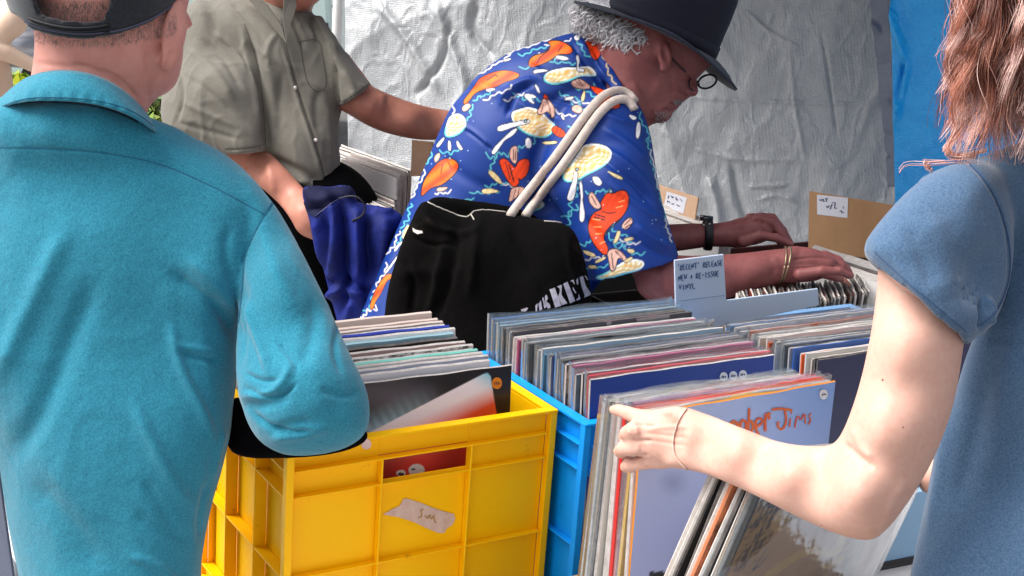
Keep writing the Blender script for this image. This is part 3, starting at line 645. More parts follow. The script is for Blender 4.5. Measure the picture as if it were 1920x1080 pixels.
row('the tilted stack','tilted records under the elbow',b0,b0+ex*.315,b1,b1+ex*.315,dnv,cl,seed=41,th=.005,jz=.0)
# right bottom light blue box with black lip
b=MB(); q=[P(1660,925,2.1),P(1800,890,2.16),P(1800,1010,2.16),P(1660,1035,2.1)]
rb=root('shallow_box',(*(P(1720,980,2.2)[:2]),TZ),'shallow pale blue box with a black lip, right of the tilted records','box')
def quadbox(pts,dep,name,m,parent): 
    p=np.array(pts); n=np.cross(p[1]-p[0],p[3]-p[0]); n/=np.linalg.norm(n)
    if n@(p[0]-CAM)<0: n=-n
    V=np.vstack([p,p+n*dep]); return MB().add(V,[(0,1,2,3),(7,6,5,4),(0,4,5,1),(1,5,6,2),(2,6,7,3),(3,7,4,0)]).build(name,m,parent,bevel=.001)
quadbox([P(1640,940,2.0),P(1800,905,2.05),P(1800,1025,2.05),P(1640,1058,2.0)],.2,'side_panel',mat('pale_blue_board','#8db4d6',.5,bump2=.3,b2scale=8),rb)
quadbox([P(1640,1058,1.995),P(1800,1026,2.045),P(1800,1038,2.045),P(1640,1070,1.995)],.21,'lip',bk,rb)
quadbox([P(1640,1072,2.0),P(1800,1040,2.05),P(1800,1300,2.05),P(1640,1300,2.0)],.2,'skirt',wc,rb)
# back left rows (seen over the jacket)
def rowpx(where,group,pts,cols,z=None,dn=(0,0,-1),**k):
    row(where,group,*[onz(*p) for p in pts],dn,cols,**k)
wl=['#efe6e2','#d8cac4','#e9e2df','#b4a098','#f0eae8','#4a403c','#e6dcd8','#cdbab2','#efe8e4','#8a7468','#e8deda','#ddd0ca']
g=random.Random(3)
def wcols(n): return [(g.choice(wl),'p',g.choice('wwwd')) for _ in range(n)]
# planes run along -Y ; "front" = nearest side (left/bottom)
def edgerow(where,group,f,b_,cols,L=.315,**k):
    a=onz(*f[0]); d=nz(onz(*f[1])-a); a2=onz(*b_[0]); d2=nz(onz(*b_[1])-a2); row(where,group,a,a+d*L,a2,a2+d2*L,(0,0,-1),cols,**k)
edgerow('the left box at the back','records at the back left',[(592,352,1.),(720,412,1.)],[(640,272,1.),(780,322,1.)],wcols(30),seed=51,jz=.003,th=.006)
edgerow('the far left box','records far back left',[(640,300,1.04),(740,335,1.04)],[(655,288,1.04),(755,322,1.04)],wcols(4),seed=52,jz=.002,th=.006,L=.22)
obox('record_box','brown cardboard box of records behind the rolled blue jacket',1.35,2.75,1.9,3.3,TZ,.85,mat('cardboard','#b98e66',.85,'#a87f58',12,bump=.2,bscale=200))
kb=MATS['cardboard']
o=quadbox([P(772,262,3.3),P(812,266,3.28),P(812,330,3.28),P(770,330,3.3)],.004,'cardboard_divider',mat('cardboard_light','#d8b496',.85,'#c9a284',12),None); tag(o,'upright beige cardboard divider under the outstretched forearm','divider')
# back right rows
edgerow('the box at the back right','records at the back right',[(1500,482,1.0),(1640,528,1.0)],[(1524,462,1.0),(1664,505,1.0)],[('#f2eeea','p','w'),('#e9e2dc','p','w'),('#6a3026','p','d'),('#f0ece8','p','w'),('#dcd4ce','p','w')],seed=61,th=.012,jz=.002)
edgerow('the box behind the watch','records behind the watch',[(1218,398,1.0),(1300,428,1.0)],[(1226,384,1.0),(1305,410,1.0)],[('#e9e8e6','p','w'),('#6d7480','a','w'),('#f0eeec','p','w'),('#f4f2f0','p','w')],seed=62,th=.014,jz=.002,L=.24)
obox('record_box','shallow dark red box right of the singles',1.95,1.98,2.4,2.45,TZ,.93,mat('dark_red_card','#5a1c14',.6,'#3a120e',20))
o=obox('gap_dark_box','low black box added to darken the gap beside the printed sleeve',*onz(1085,600,.9)[:2],*(onz(1085,600,.9)[:2]+np.array([.42,.5])),TZ,.90,mat('black_box','#050506',.9,spec=.05),cat='box')  # black box put in to darken the gap where the white table showed
c_=onz(1085,600,.9); o=MB().box((c_[0]+.012,c_[1]+.012,.86),(c_[0]+.408,c_[1]+.488,.865)).build('dark_panel',mat('black_box','#050506',.9),None,origin=(0,0,0)); lp=bpy.data.objects['gap_dark_box']; o.parent=lp; o.location=tuple(-np.array(lp.location))  # flat black sheet closing off the added box
# dividers
def divider(px,t,m,label,lab_px,texts):
    r=root('cardboard_divider',P(px[3][0],px[3][1],t[3]),label,'divider'); o=quadbox([P(*a,b) for a,b in zip(px,t)],.004,'board',m,r); bv=bvh(o)
    d=decal(bv,lab_px,12,.0015); 
    if d: l_=MB().add(*d).build('label',mat('paper_label','#dfe0ea',.7),r); 
    b2=MB(); 
    for tx in texts:
        q=ribbon(bv,tx,1.6,'','',None,.0024); 
        if q: b2.add(np.vstack(q.V),q.Q)
    if b2.V: b2.build('writing',mat('pen_ink','#6a6a90',.6),l_)
    return r
divider([(1517,358),(1672,384),(1668,490),(1515,470)],(3.3,3.05,3.05,3.3),kb,'brown cardboard divider with one white label, behind the hands',[(1533,365),(1591,371),(1590,409),(1533,402)],
  [[(1538,373),(1540,378),(1543,373)],[(1546,373),(1544,378),(1548,377)],[(1551,372),(1551,378)],[(1549,372),(1554,372)],[(1551,386),(1553,391),(1556,385)],[(1558,392),(1562,382)],[(1562,380),(1568,380)],[(1568,380),(1565,392),(1571,390)],[(1576,396),(1581,394),(1578,399),(1584,398)],[(1582,387),(1583,391)]])
divider([(1232,345),(1309,370),(1302,412),(1228,386)],(3.35,3.2,3.2,3.35),MATS['cardboard_light'],'beige cardboard divider with a white label, beside the blue sleeve',[(1251,359),(1289,371),(1282,401),(1246,387)],
  [[(1256,366),(1254,372)],[(1260,367),(1262,373),(1264,368)],[(1270,370),(1268,376),(1273,374)],[(1277,373),(1281,378)],[(1253,380),(1254,375),(1258,381)],[(1261,383),(1266,382)],[(1270,384),(1276,387)]])
# small box of singles
sg=[('#b9b2a8','a',W_),('#2a2622','a','d'),('#a89878','p',W_),('#3c3834','p','d'),('#6f6a64','a',W_),('#8c5a3c','a','d'),('#cfc8be','p',W_),('#2c2826','p','d'),('#948c84','a',W_),('#55504a','p','d'),('#b4a890','a',W_),('#2a2826','p','d'),('#8a6a50','a','d'),('#c2bab0','p',W_),('#343030','p','d'),('#7c7468','a',W_),('#a49c8c','p',W_),('#3a3632','p','d')]
row('the singles box','small singles under the hands',onz(1628,548,1.0),onz(1612,516,1.0),onz(1395,588,1.0),onz(1380,548,1.0),(-.05,.0,-1),sg+sg[::-1],seed=71,H=.175,jz=.003,th=.004,size='small ')
obox('record_box','dark wooden box holding the small singles',1.62,2.02,1.94,2.32,TZ,.90,mat('dark_wood','#2e1a14',.6,'#1f110d',12))
# ================= PEOPLE =================
def IV(x,y,z): return R@np.array([x,y,z],float)
def skin(name,c,c2,rough=.5,sss=.12,ns=45): return mat(name,c,rough,c2,ns,mix=1.2,bump=.25,bscale=350,sss=sss,spec=.4)
def legs(parent,hips,feet,m,name='trousers',r0=.13,h=.014,knee=None):
    """hips: world centre, feet: two world points"""
    pts=[w2c(hips)]+[w2c(f) for f in feet]; a=np.min(pts,0)-.25;b=np.max(pts,0)+.25; g=G(a,b,h)
    hc=w2c(hips); g.add(g.cone(hc+R.T@np.array([0,0,.06]),r0*1.05,hc+R.T@np.array([0,0,-.08]),r0*1.1))
    for f in feet:
        f=np.array(f); side=(f-hips); side[2]=0; th=hips+side*.55+np.array([0,0,-.1]); kn=(th+f)/2+np.array([0,0,.03])
        g.add(g.cone(w2c(th),.09,w2c(kn),.065),.03); g.add(g.cone(w2c(kn),.065,w2c(f+np.array([0,0,.1])),.05),.03)
    o=g.mesh(name,m,parent,smooth=3)
    b=MB()
    for f in feet:
        f=np.array(f); d=IV(0,0,1); d[2]=0; d=nz(d); b.tube([f+[0,0,.06]-d*.08,f+[0,0,.055],f+[0,0,.045]+d*.1,f+[0,0,.035]+d*.17],[.035,.05,.045,.028],12)
    b.build('shoe',mat('shoe_leather','#2a2522',.6),parent,True); return o
def seams(o,parent,L,w,m,name='seam',off=.0006):
    bv=bvh(o)
    for p in L:
        q=ribbon(bv,p,w,'','',None,off)
        if q: q.build(name,m,parent,True)
def ear_sdf(g,u,v,t,rx,ry,ang,dz=.012,tz=0):
    d=g.ell((u,v,t),(rx,ry,dz),ang,tz); return d
# ---------- teal shirt man ----------
def teal():
    r=root('person',(*P(180,900,1.82)[:2],0),'person seen from behind in a teal long sleeved shirt and dark cap','person')
    sk=skin('skin_pink','#e3a597','#c97f74',.5,.15)
    g=G.px(-60,-240,460,300,1.58,2.0,.0035)
    g.add(g.ell((205,-55,1.775),(152,165,.108)))                   # cranium
    g.add(g.chain([(190,60,1.765,118),(168,170,1.785,108),(158,290,1.87,110)],fl=.8),.03)
    g.add(g.ell((262,80,1.80),(74,92,.075),-12),.03)                # jaw side
    g.add(g.chain([(262,120,1.83,58),(285,135,1.86,42)]),.03)
    g.add(g.ell((292,30,1.87),(50,90,.05)),.02)                      # face away from us
    g.add(g.chain([(335,20,1.93,14),(352,45,1.95,10)]),.012)         # nose
    g.add(g.ell((327,62,1.735),(17,66,.017),10,-30),.008)            # ear
    g.sub(g.ell((324,52,1.712),(9,38,.012),8),.006)
    g.add(g.ell((312,120,1.745),(10,18,.009),10),.008)
    fold=strokes([([(135,118),(200,140),(245,175)],5,-.0022),([(185,128),(230,150),(262,190)],4,-.0018),([(278,95),(282,150),(276,200)],9,-.004),([(60,118),(120,125),(180,124)],6,-.001),([(300,150),(318,110),(322,90)],6,-.003)])
    body=g.mesh('body',sk,r,sub=1,smooth=3,disp=fold)
    # arms (hidden inside the sleeve) + hand: separate island joined later
    g2=G.px(430,560,800,900,1.6,2.15,.004); g2.add(g2.chain([(590,770,1.75,50),(625,705,1.93,34),(628,690,2.02,24)])); 
    g2.add(g2.chain([(500,560,1.78,45),(590,770,1.75,50)]),.01)
    for k in range(4): g2.add(g2.chain([(615+k*7,690,2.02,13),(628+k*6,684,2.05,9),(634+k*5,690,2.075,8)]),.006)
    g2.add(g2.chain([(620,705,1.99,12),(632,712,2.02,9)]),.006)
    a=g2.mesh('arm',sk,r,smooth=2); join(body,a)
    # hair: grey stubble under the cap
    bv=bvh(body); b=MB(); gg=random.Random(2)
    for k in range(2600):
        u=gg.uniform(45,330); v=gg.uniform(0,84-.0009*(u-160)**2)
        h=hit(bv,u,v,-.001)
        if h is None: continue
        n=h[1]; d=nz(IV(gg.uniform(-.4,.3),1,0)*.9+n*.35+np.array([gg.uniform(-.2,.2)]*3)); L=gg.uniform(.003,.007); p=[h[0],h[0]+d*L*.5,h[0]+d*L+IV(0,.3,0)*L*.3]; b.tube(p,[.00022,.0002,.0001],3)
    b.build('hair',mat('stubble','#6a6260',.7,'#a49c98',90),r,True)
    # cap
    g=G.px(-20,-300,400,110,1.55,2.05,.004)
    dome=g.ell((190,-62,1.775),(178,212,.136)); g.add(dome); pl=g.cut((30,30),(195,79)); 
    low=sdcurve(g,[(-40,0),(34,30),(60,56),(110,70),(160,74),(220,66),(280,44),(332,6),(420,-60)])
    g.D=np.maximum(g.D,low); g.D=np.maximum(g.D,-(dome+.007))
    hole=np.maximum(g.ell((125,-5,1.65),(72,58,.09)),sdcurve(g,[(-40,10),(50,18),(80,28),(120,38),(160,42),(200,38),(300,30)])); g.sub(hole)
    cm=mat('cap_cloth','#090b12',.9,spec=.15,col2=None) if 0 else mat('cap_cloth','#0a0c14',.9,'#1d2230',300,bump=.7,bscale=900,sheen=.3); cap=g.mesh('cap',cm,r,sub=1,smooth=1)
    bc_=bvh(cap); 
    sm=mat('cap_strap','#0a0c14',.6)
    hh=lambda u,v,o: (hit(bc_,u,v,o) or hit(bvh(body),u,v,.006))[0]
    q=ribbon(bc_,[(38,34),(62,48),(110,60),(160,64),(220,58),(280,38),(325,8)],3,'','',None,.0012); 
    if q: q.build('stitching',mat('cap_thread','#4a4e66',.7),cap)
    bcc=bvh(cap); b=MB()
    for off_ in (0,7,14): b.tube([h_[0] for h_ in (hit(bcc,55+x*150,27+(1-(x*2-1)**2)*12+x*12+off_+6,.001) for x in np.linspace(0,1,22)) if h_],.0014,6)
    b.build('strap',sm,cap,True)
    # shirt
    g=G.px(-330,150,720,1330,1.58,2.0,.005)
    tor=[(-300,330),(-180,235),(-60,205),(30,185),(120,180),(210,196),(290,236),(345,256),(400,276),(452,312),(500,372),(498,450),(478,540),(452,610),(442,700),(438,760),(425,850),(397,940),(380,1010),(374,1080),(376,1340),(70,1340),(36,1080),(14,960),(-8,860),(-60,760),(-200,700),(-300,600)]
    d=g.infl(tor,[(150,480,1.83,160),(150,800,1.83,155),(200,1100,1.84,150),(440,380,1.80,95),(-150,400,1.84,100),(150,260,1.80,105),(400,650,1.83,120),(430,480,1.80,100)],k=1.0)
    arm=g.infl([(455,320),(510,378),(548,440),(585,510),(625,590),(655,655),(684,720),(693,775),(684,815),(645,842),(580,857),(525,850),(485,828),(462,785),(447,745),(440,690),(446,610),(452,520),(455,430),(440,370)],[(470,400,1.79,80),(540,560,1.755,90),(590,740,1.72,100),(650,780,1.72,80)],k=1.0)
    g.add(d); g.add(arm,.008)
    g.add(g.chain([(-40,262,1.82,48),(40,238,1.755,50),(110,236,1.738,52),(180,240,1.738,50),(240,252,1.755,42),(290,275,1.79,32)],fl=.95),.035)
    g.add(g.chain([(-200,380,1.86,95),(-260,650,1.86,90),(-190,900,1.9,75)]),.02)
    S=[([(130,420),(75,540),(22,650),(-10,720)],20,.007),([(180,520),(130,640),(85,760),(20,870)],22,-.008),([(320,600),(334,684),(378,769),(400,830)],10,.006),([(250,760),(303,864),(343,937),(370,950)],13,.006),
       ([(315,506),(370,550),(412,578),(450,640)],13,-.009),([(350,480),(410,530),(448,590)],12,.006),([(335,658),(370,672),(412,676)],6,-.004),([(330,645),(370,655),(405,660)],7,.003),
       ([(458,560),(478,620),(498,675),(505,700)],8,.006),([(452,740),(500,742),(535,715),(545,680)],8,.005),([(452,760),(500,762),(545,740)],10,-.004),([(462,530),(455,600),(450,690)],7,-.006),
       ([(470,770),(500,800),(540,812),(590,806)],5,-.006),([(462,728),(495,745),(530,742),(556,720)],4,-.005),([(460,700),(490,716),(520,712)],4,-.004),([(520,640),(545,665),(560,700)],5,-.004),([(640,600),(625,650),(640,700)],6,-.003),([(600,730),(640,745),(675,735)],7,-.003),([(503,812),(540,795),(585,790)],9,-.003),([(505,825),(560,812),(620,800)],10,.004),([(60,900),(150,1000),(180,1080)],25,-.005),([(250,960),(300,1000),(360,1010)],12,-.004),([(240,1040),(300,1060),(340,1110)],10,.005),
       ([(490,420),(520,520),(560,600)],16,.004),([(585,560),(590,620),(560,690)],14,-.004),([(430,420),(420,470),(440,540)],10,-.004),([(20,180),(30,300),(60,420)],30,.002),([(270,900),(310,962),(330,1000)],10,-.004),([(420,800),(405,860),(398,900)],7,.004),([(390,900),(370,960),(372,1020)],7,-.004),
       ([(0,276),(100,278),(200,286),(300,306),(380,341),(440,371),(497,403)],3,-.0012),([(508,384),(480,430),(457,480),(455,540),(447,600)],4,-.0018),([(100,284),(200,292),(300,312),(400,358)],6,.0007)]
    nf=lambda u,v,W: .0016*snoise(W,26,4)+.0007*snoise(W,70,5)+.0011*snoise(W,14,8)+.0016*np.clip(1-np.abs(snoise(W,13,9,(1,1,.6)))*5,0,1)**1.5+.0009*np.clip(1-np.abs(snoise(W,34,10,(1,1,.7)))*4,0,1)
    fab=mat('teal_twill','#3996ae',.95,'#1e6b84',420,mix=.9,det=2,gain=.86,spec=.1,bump=.5,bscale=1100,sheen=.25,bump2=.25,b2scale=70)
    sh=g.mesh('shirt',fab,r,sub=1,smooth=4,disp=strokes(S,nf))
    st=mat('teal_thread','#1c6685',.9)
    seams(sh,sh,[[(-60,276),(0,276),(100,278),(200,286),(300,306),(380,341),(440,371),(497,403)],[(510,380),(480,430),(457,480),(455,540),(447,605)],[(497,403),(512,382)]],2.2,st)
    # collar
    top=[(-30,232,1.87),(0,196,1.83),(28,160,1.78),(62,141,1.725),(110,133,1.702),(160,137,1.698),(207,154,1.706),(246,182,1.725),(274,212,1.755),(292,240,1.79)]
    bot=[(-75,262,1.86),(-40,226,1.80),(0,203,1.74),(45,190,1.700),(110,189,1.685),(165,193,1.682),(215,205,1.686),(255,222,1.70),(285,244,1.73),(302,256,1.78)]
    tp=np.array([P(*a) for a in resample(chaikin(top,2,False),60)]); bt=np.array([P(*a) for a in resample(chaikin(bot,2,False),60)])
    rows=[tp+(bt-tp)*f - IV(0,0,1)*math.sin(f*math.pi)*.006 + IV(0,0,1)*(.0012*np.sin(np.arange(60)*1.7)*(f>.7))[:,None] for f in np.linspace(0,1,9)]
    inner=[tp+IV(0,0,1)*.010-IV(0,-1,0)*.002*0, bt+IV(0,0,1)*.03]
    V=np.vstack([*rows]+[tp+IV(0,.01,.008)]); Q=[]
    for k in range(8):
        for j in range(59): Q.append((k*60+j,k*60+j+1,(k+1)*60+j+1,(k+1)*60+j))
    for j in range(59): Q.append((9*60+j,9*60+j+1,j+1,j))
    c=mkmesh('collar',V,Q,fab,sh,True); md=c.modifiers.new('t','SOLIDIFY'); md.thickness=.002; md.offset=-1
    q=ribbon(bvh(c),[(-20,215),(45,184),(110,182),(165,186),(215,197),(257,216),(284,238)],1.8,'','',None,.002); q and q.build('collar_stitching',st,c,True)
    q=ribbon(bvh([c,sh]),[(38,192),(110,191),(165,196),(205,206),(240,220),(258,230)],4,'','',None,.001); q and q.build('collar_shadow_strip',mat('painted_shadow','#0d3548',.9),c,True)  # dark strip that paints the collar's shadow along its lower edge
    legs(r,P(210,1290,1.86),[np.array([*P(120,1300,1.84)[:2],0]),np.array([*P(300,1250,1.95)[:2],0])],mat('dark_trousers','#23262c',.9))
    return r,sh
def sdcurve(g,pts):
    """positive below the px curve (cuts away what is under it)"""
    p=np.array(pts,float); return ((g.W-np.interp(g.U,p[:,0],p[:,1]))*g.Z/F).astype(np.float32)
def join(a,b):
    """append mesh b to a, drop b"""
    Va,oa=getV(a); Vb,ob=getV(b); me=bpy.data.meshes.new(a.data.name); na=len(Va)
    P_=[tuple(p.vertices) for p in a.data.polygons]+[tuple(i+na for i in p.vertices) for p in b.data.polygons]
    me.from_pydata(np.vstack([Va-oa,Vb-oa]).tolist(),[],P_); me.update(); me.polygons.foreach_set('use_smooth',np.full(len(me.polygons),True))
    for m in a.data.materials: me.materials.append(m)
    old=a.data; a.data=me; me.name=a.name; bpy.data.objects.remove(b)
TEAL,TSH=teal()
# black cloth shape filling the gap between shirt and crate
g=G.px(420,700,720,880,1.62,1.95,.004); g.add(g.infl([(436,735),(470,760),(520,800),(600,820),(690,800),(692,828),(640,850),(560,860),(428,860),(425,800)],[(460,800,1.84,50),(600,835,1.80,35)]))
o=g.mesh('cloth_fill',mat('black_cloth','#060508',.95,spec=.05),None,smooth=2); tag(o,'black cloth filling the gap between the teal shirt and the yellow crate','bag')
# grey panel lower left
o=quadbox([P(-40,840,1.66),P(-8,850,1.66),P(26,1090,1.62),P(-60,1090,1.62)],.01,'shoulder_bag',mat('grey_canvas','#5b6072',.85,bump=.5,bscale=600),None); tag(o,'dark grey canvas bag at the lower left edge beside the teal shirt','bag')
# ---------- grey shirt man ----------
def grey():
    r=root('person',(*P(500,500,3.25)[:2],0),'person in an open necked grey short sleeved shirt, a blue jacket over one arm','person')
    sk=skin('skin_tan','#cc8f7a','#b26e5c',.5,.1)
    g=G.px(380,-330,700,160,2.85,3.45,.006)
    g.add(g.ell((545,-130,3.15),(82,118,.105))); g.add(g.ell((556,-45,3.1),(60,62,.075)),.03); g.add(g.chain([(530,-20,3.18,58),(515,60,3.2,62),(505,150,3.2,90)]),.04)
    g.add(g.chain([(575,-150,3.06,10),(590,-100,3.03,14)]),.015); g.add(g.ell((468,-115,3.16),(12,28,.012)),.01)
    body=g.mesh('body',sk,r,smooth=3,disp=strokes([([(500,0),(515,40),(530,75)],5,-.004),([(545,10),(540,50),(535,75)],4,.003),([(470,20),(500,50),(530,80)],5,.004)]))
    # right arm
    g=G.px(400,240,680,520,2.75,3.35,.004)
    g.add(g.infl([(418,270),(430,300),(455,325),(490,352),(520,378),(545,410),(560,440),(600,440),(620,400),(575,360),(545,325),(520,300),(497,270)],[(460,290,3.12,38),(520,345,3.05,34),(575,410,2.98,28)])); 
    g.add(g.chain([(590,425,2.99,22),(620,440,2.99,24),(640,440,2.99,18)]),.02)
    for k in range(4): g.add(g.chain([(640,425+k*9,2.99,8),(655,432+k*8,2.98,7),(660,445+k*7,2.99,6)]),.008)
    g.add(g.chain([(625,425,2.99,9),(645,418,2.98,7)]),.008)
    a=g.mesh('a',sk,r,smooth=3,disp=strokes([([(500,300),(510,340),(515,365)],7,.004)])); join(body,a)
    g=G.px(600,130,960,320,2.9,3.5,.004)
    g.add(g.infl([(620,200),(640,206),(700,243),(760,259),(805,264),(850,258),(880,240),(880,215),(835,206),(790,198),(745,183),(715,170),(690,158),(650,150)],[(680,195,3.15,42),(740,220,3.2,38),(840,235,3.25,26)]));
    g.add(g.chain([(870,232,3.26,24),(905,235,3.26,28),(930,238,3.25,22)]),.02)
    for k in range(4): g.add(g.chain([(925,222+k*10,3.25,9),(955,222+k*11,3.25,8),(965,230+k*11,3.27,7)]),.008)
    g.add(g.chain([(895,220,3.25,10),(925,208,3.23,8)]),.008)
    a=g.mesh('a',sk,r,smooth=3,disp=strokes([([(715,175),(718,190),(714,205)],6,.003),([(725,180),(730,195)],5,-.002)])); join(body,a)
    g=G.px(380,60,760,460,2.9,3.4,.014); g.add(g.chain([(505,100,3.2,70),(530,250,3.2,85),(570,420,3.2,85)],fl=.8)); g.add(g.chain([(480,110,3.2,60),(425,170,3.13,50),(455,300,3.11,36)]),.02); g.add(g.chain([(540,110,3.2,60),(620,130,3.17,45),(680,190,3.15,34)]),.02); a=g.mesh('a',sk,r,smooth=2); join(body,a)
    # hair + beard
    b=MB(); bv=bvh(body); gg=random.Random(9)
    g=G.px(430,-340,660,-30,2.9,3.4,.008); dm=g.ell((540,-150,3.17),(90,115,.115)); g.add(dm); g.D=np.maximum(g.D,sdcurve(g,[(400,-60),(500,-90),(560,-190),(700,-200)])); g.mesh('hair',mat('grey_hair','#8a857f',.8,'#b8b2aa',80),r,smooth=2)
    g=G.px(470,-80,660,40,2.95,3.3,.006); g.add(g.ell((562,-38,3.09),(56,44,.075))); g.D=np.maximum(g.D,-sdcurve(g,[(400,-50),(560,-60),(700,-60)])); g.mesh('beard',mat('beard_hair','#a39a98',.85,'#7d7472',120,bump=1,bscale=300),r,smooth=1)
    # shirt
    g=G.px(270,-60,740,420,2.85,3.5,.005)
    tor=[(385,-10),(430,-25),(480,-20),(540,-15),(570,5),(602,45),(640,100),(655,160),(640,200),(634,230),(638,345),(640,400),(560,410),(500,350),(470,300),(430,270),(380,240),(350,120),(360,20)]
    g.add(g.infl(tor,[(500,120,3.2,110),(580,300,3.16,90),(430,120,3.2,90),(600,120,3.18,70)],k=1.1))
    sl_=g.infl([(365,-5),(345,25),(325,80),(312,140),(300,190),(302,230),(318,262),(360,285),(415,305),(430,330),(500,320),(500,270),(494,210),(482,150),(462,90),(430,40),(400,5)],[(400,60,3.15,70),(400,200,3.08,75),(450,290,3.06,60)],k=.95)
    sl_=np.maximum(sl_,-g.cut((497,283),(418,291),c=60,t0=3.02)*1.0*-1*-1)
    g.add(sl_,.012)
    s2=g.infl([(575,20),(610,40),(650,100),(695,160),(725,200),(660,240),(630,205),(618,150)],[(620,90,3.14,66),(660,170,3.14,64)],k=1.)
    s2=np.maximum(s2,g.cut((630,204),(694,163),c=-40,t0=3.1)*-1*-1)
    g.add(s2,.012)
    neck=g.infl([(468,-60),(470,-5),(500,35),(535,82),(536,40),(534,-60)],[(510,0,2.98,40)],k=1.6,n=0); g.sub(neck,.004)
    S=[([(535,85),(548,130),(562,180),(590,260),(612,345)],3,-.004),([(530,90),(542,130),(556,185),(584,262),(606,345)],4,.0035),([(465,60),(478,110),(490,170),(497,230),(500,290)],7,-.013),([(455,50),(466,110),(478,170),(488,240)],7,.006),
       ([(400,60),(440,90),(465,140)],6,.006),([(375,70),(420,110),(455,170)],6,-.006),([(350,90),(400,130),(440,190)],7,.006),([(345,140),(390,170),(440,215)],6,-.005),([(340,190),(390,215),(450,240)],6,.004),([(330,230),(390,245),(450,262)],5,-.004),
       ([(335,110),(345,180),(330,230)],5,-.006),([(545,30),(560,60),(570,90)],5,-.006),([(560,20),(580,60),(590,80)],5,.006),([(580,25),(600,60),(612,90)],5,-.006),([(590,20),(615,60),(632,100)],4,.005),
       ([(500,110),(515,170),(520,240)],10,.005),([(530,130),(520,200),(525,270)],8,-.005),([(500,290),(540,310),(585,330),(600,352)],8,-.01),([(510,310),(550,335),(580,345)],7,.008),([(610,190),(618,250),(620,330)],7,.005),([(628,120),(632,170),(634,210)],5,-.010),
       ([(640,130),(660,160),(665,185)],7,.004),([(424,281),(460,280),(494,273)],2.5,-.002),([(600,165),(590,200),(600,250)],8,-.005),([(520,60),(500,90),(505,130)],6,.004),([(415,10),(450,50),(480,90),(520,120)],6,.004),([(430,0),(470,45),(500,80)],4,-.004)]
    nf=lambda u,v,W: .0035*snoise(W,17,14,(1,1,.6))+.0022*np.clip(1-np.abs(snoise(W,26,18,(1,1,.55)))*4,0,1)+.0014*np.clip(1-np.abs(snoise(W,55,19,(1,1,.7)))*4,0,1)
    fab=mat('grey_linen','#787469',.9,'#66625a',200,mix=1,bump=.6,bscale=700,sheen=.15)
    sh=g.mesh('shirt',fab,r,sub=1,smooth=3,disp=strokes(S,nf))
    st=mat('grey_thread','#4c4a42',.9); bv=bvh(sh)
    seams(sh,sh,[[(422,279),(460,280),(494,272)],[(536,84),(548,130),(562,180),(590,260),(612,345)],[(562,78),(570,130),(578,160),(594,174),(608,168),(613,155),(606,110),(600,72),(562,78)],[(630,195),(662,180),(690,158)],[(458,45),(478,100),(492,170),(498,270)]],1.6,st)
    # collar: two lapels
    for pts in ([(450,-8,3.09),(468,2,3.07),(500,36,3.06),(536,80,3.055),(529,52,3.05),(500,8,3.05),(474,-16,3.06)],[(536,80,3.055),(530,30,3.05),(533,-14,3.05),(552,-14,3.06),(556,10,3.06),(546,42,3.055)]):
        V=np.array([P(*p) for p in pts]); c=mkmesh('collar',V,[tuple(range(len(V)))],fab,sh,False); c.modifiers.new('t','SOLIDIFY').thickness=.003
    for (u,v) in ((592,263),(553,165)):
        h=hit(bv,u,v,.001)
        if h: n=h[1]; MB().tube([h[0],h[0]+n*.0018],.0042,12).build('button',mat('button','#e6e0da',.4),sh,True)
    legs(r,P(590,470,3.2),[np.array([*P(520,600,3.2)[:2],0]),np.array([*P(640,600,3.3)[:2],0])],mat('black_trousers','#060608',.95,spec=.05),r0=.14)
    return r
grey()
# jacket
def jacket():
    r=root('jacket',P(650,600,2.95),'crumpled dark blue jacket with a drawstring, held over the forearm','jacket')
    g=G.px(540,320,780,660,2.7,3.15,.004)
    g.add(g.infl([(562,350),(585,347),(618,352),(640,344),(662,350),(668,365),(665,380),(700,385),(745,395),(760,410),(740,470),(720,640),(640,650),(630,600),(610,520),(596,470),(588,430),(574,400)],[(610,380,2.92,40),(640,450,2.93,60),(690,520,2.95,60),(660,600,2.95,60)],k=.8))
    S=[([(600,360),(622,385),(632,430),(625,520)],11,.018),([(642,372),(648,430),(650,500),(640,600)],9,-.022),([(668,390),(668,460),(672,560)],12,.018),([(592,400),(602,460),(612,540)],9,.012),([(612,400),(612,470),(604,560)],8,-.014),([(692,400),(690,450),(700,520)],11,-.022),([(725,405),(712,470),(700,560)],12,.015),
       ([(590,545),(632,522),(672,532),(705,560)],9,-.014),([(600,562),(645,540),(690,560)],9,.012),([(575,395),(610,388),(640,368)],6,-.008),([(655,560),(650,600),(640,640)],12,.012),([(700,390),(722,400),(738,395)],5,.006),([(576,370),(600,378),(625,372)],6,.005)]
    m=mat('blue_nylon','#0f2480',.75,'#08144c',14,bump=.3,bscale=500,bump2=.5,b2scale=40,spec=.25)
    o=g.mesh('shell',m,r,sub=1,smooth=4,disp=strokes(S,lambda u,v,W:.003*snoise(W,24,21)+.001*snoise(W,60,22)))
    bv=bvh(o); q=decal(bv,[(564,350),(600,350),(650,346),(664,358),(662,372),(640,366),(615,385),(592,408),(578,400),(568,372)],7,.002); 
    if q: MB().add(*q).build('lining',mat('navy_lining','#0a0e34',.8,spec=.2),r,True)
    pts=[P(636,372,2.86),P(662,366,2.85),P(678,374,2.85),P(686,390,2.86),P(680,405,2.86),P(660,414,2.87)]; pts=chaikin(pts,2,False); MB().tube(pts,.0022,6).build('drawstring',mat('navy_cord','#0c0f28',.7),r,True)
    pts=[h_[0] for h_ in (hit(bv,u,v,.002) for u,v in ((592,406),(602,398),(620,384),(636,372))) if h_]; MB().tube(pts,.0011,6).build('zip',mat('zip_metal','#4a4e78',.5,metal=.3),r,True)
jacket()
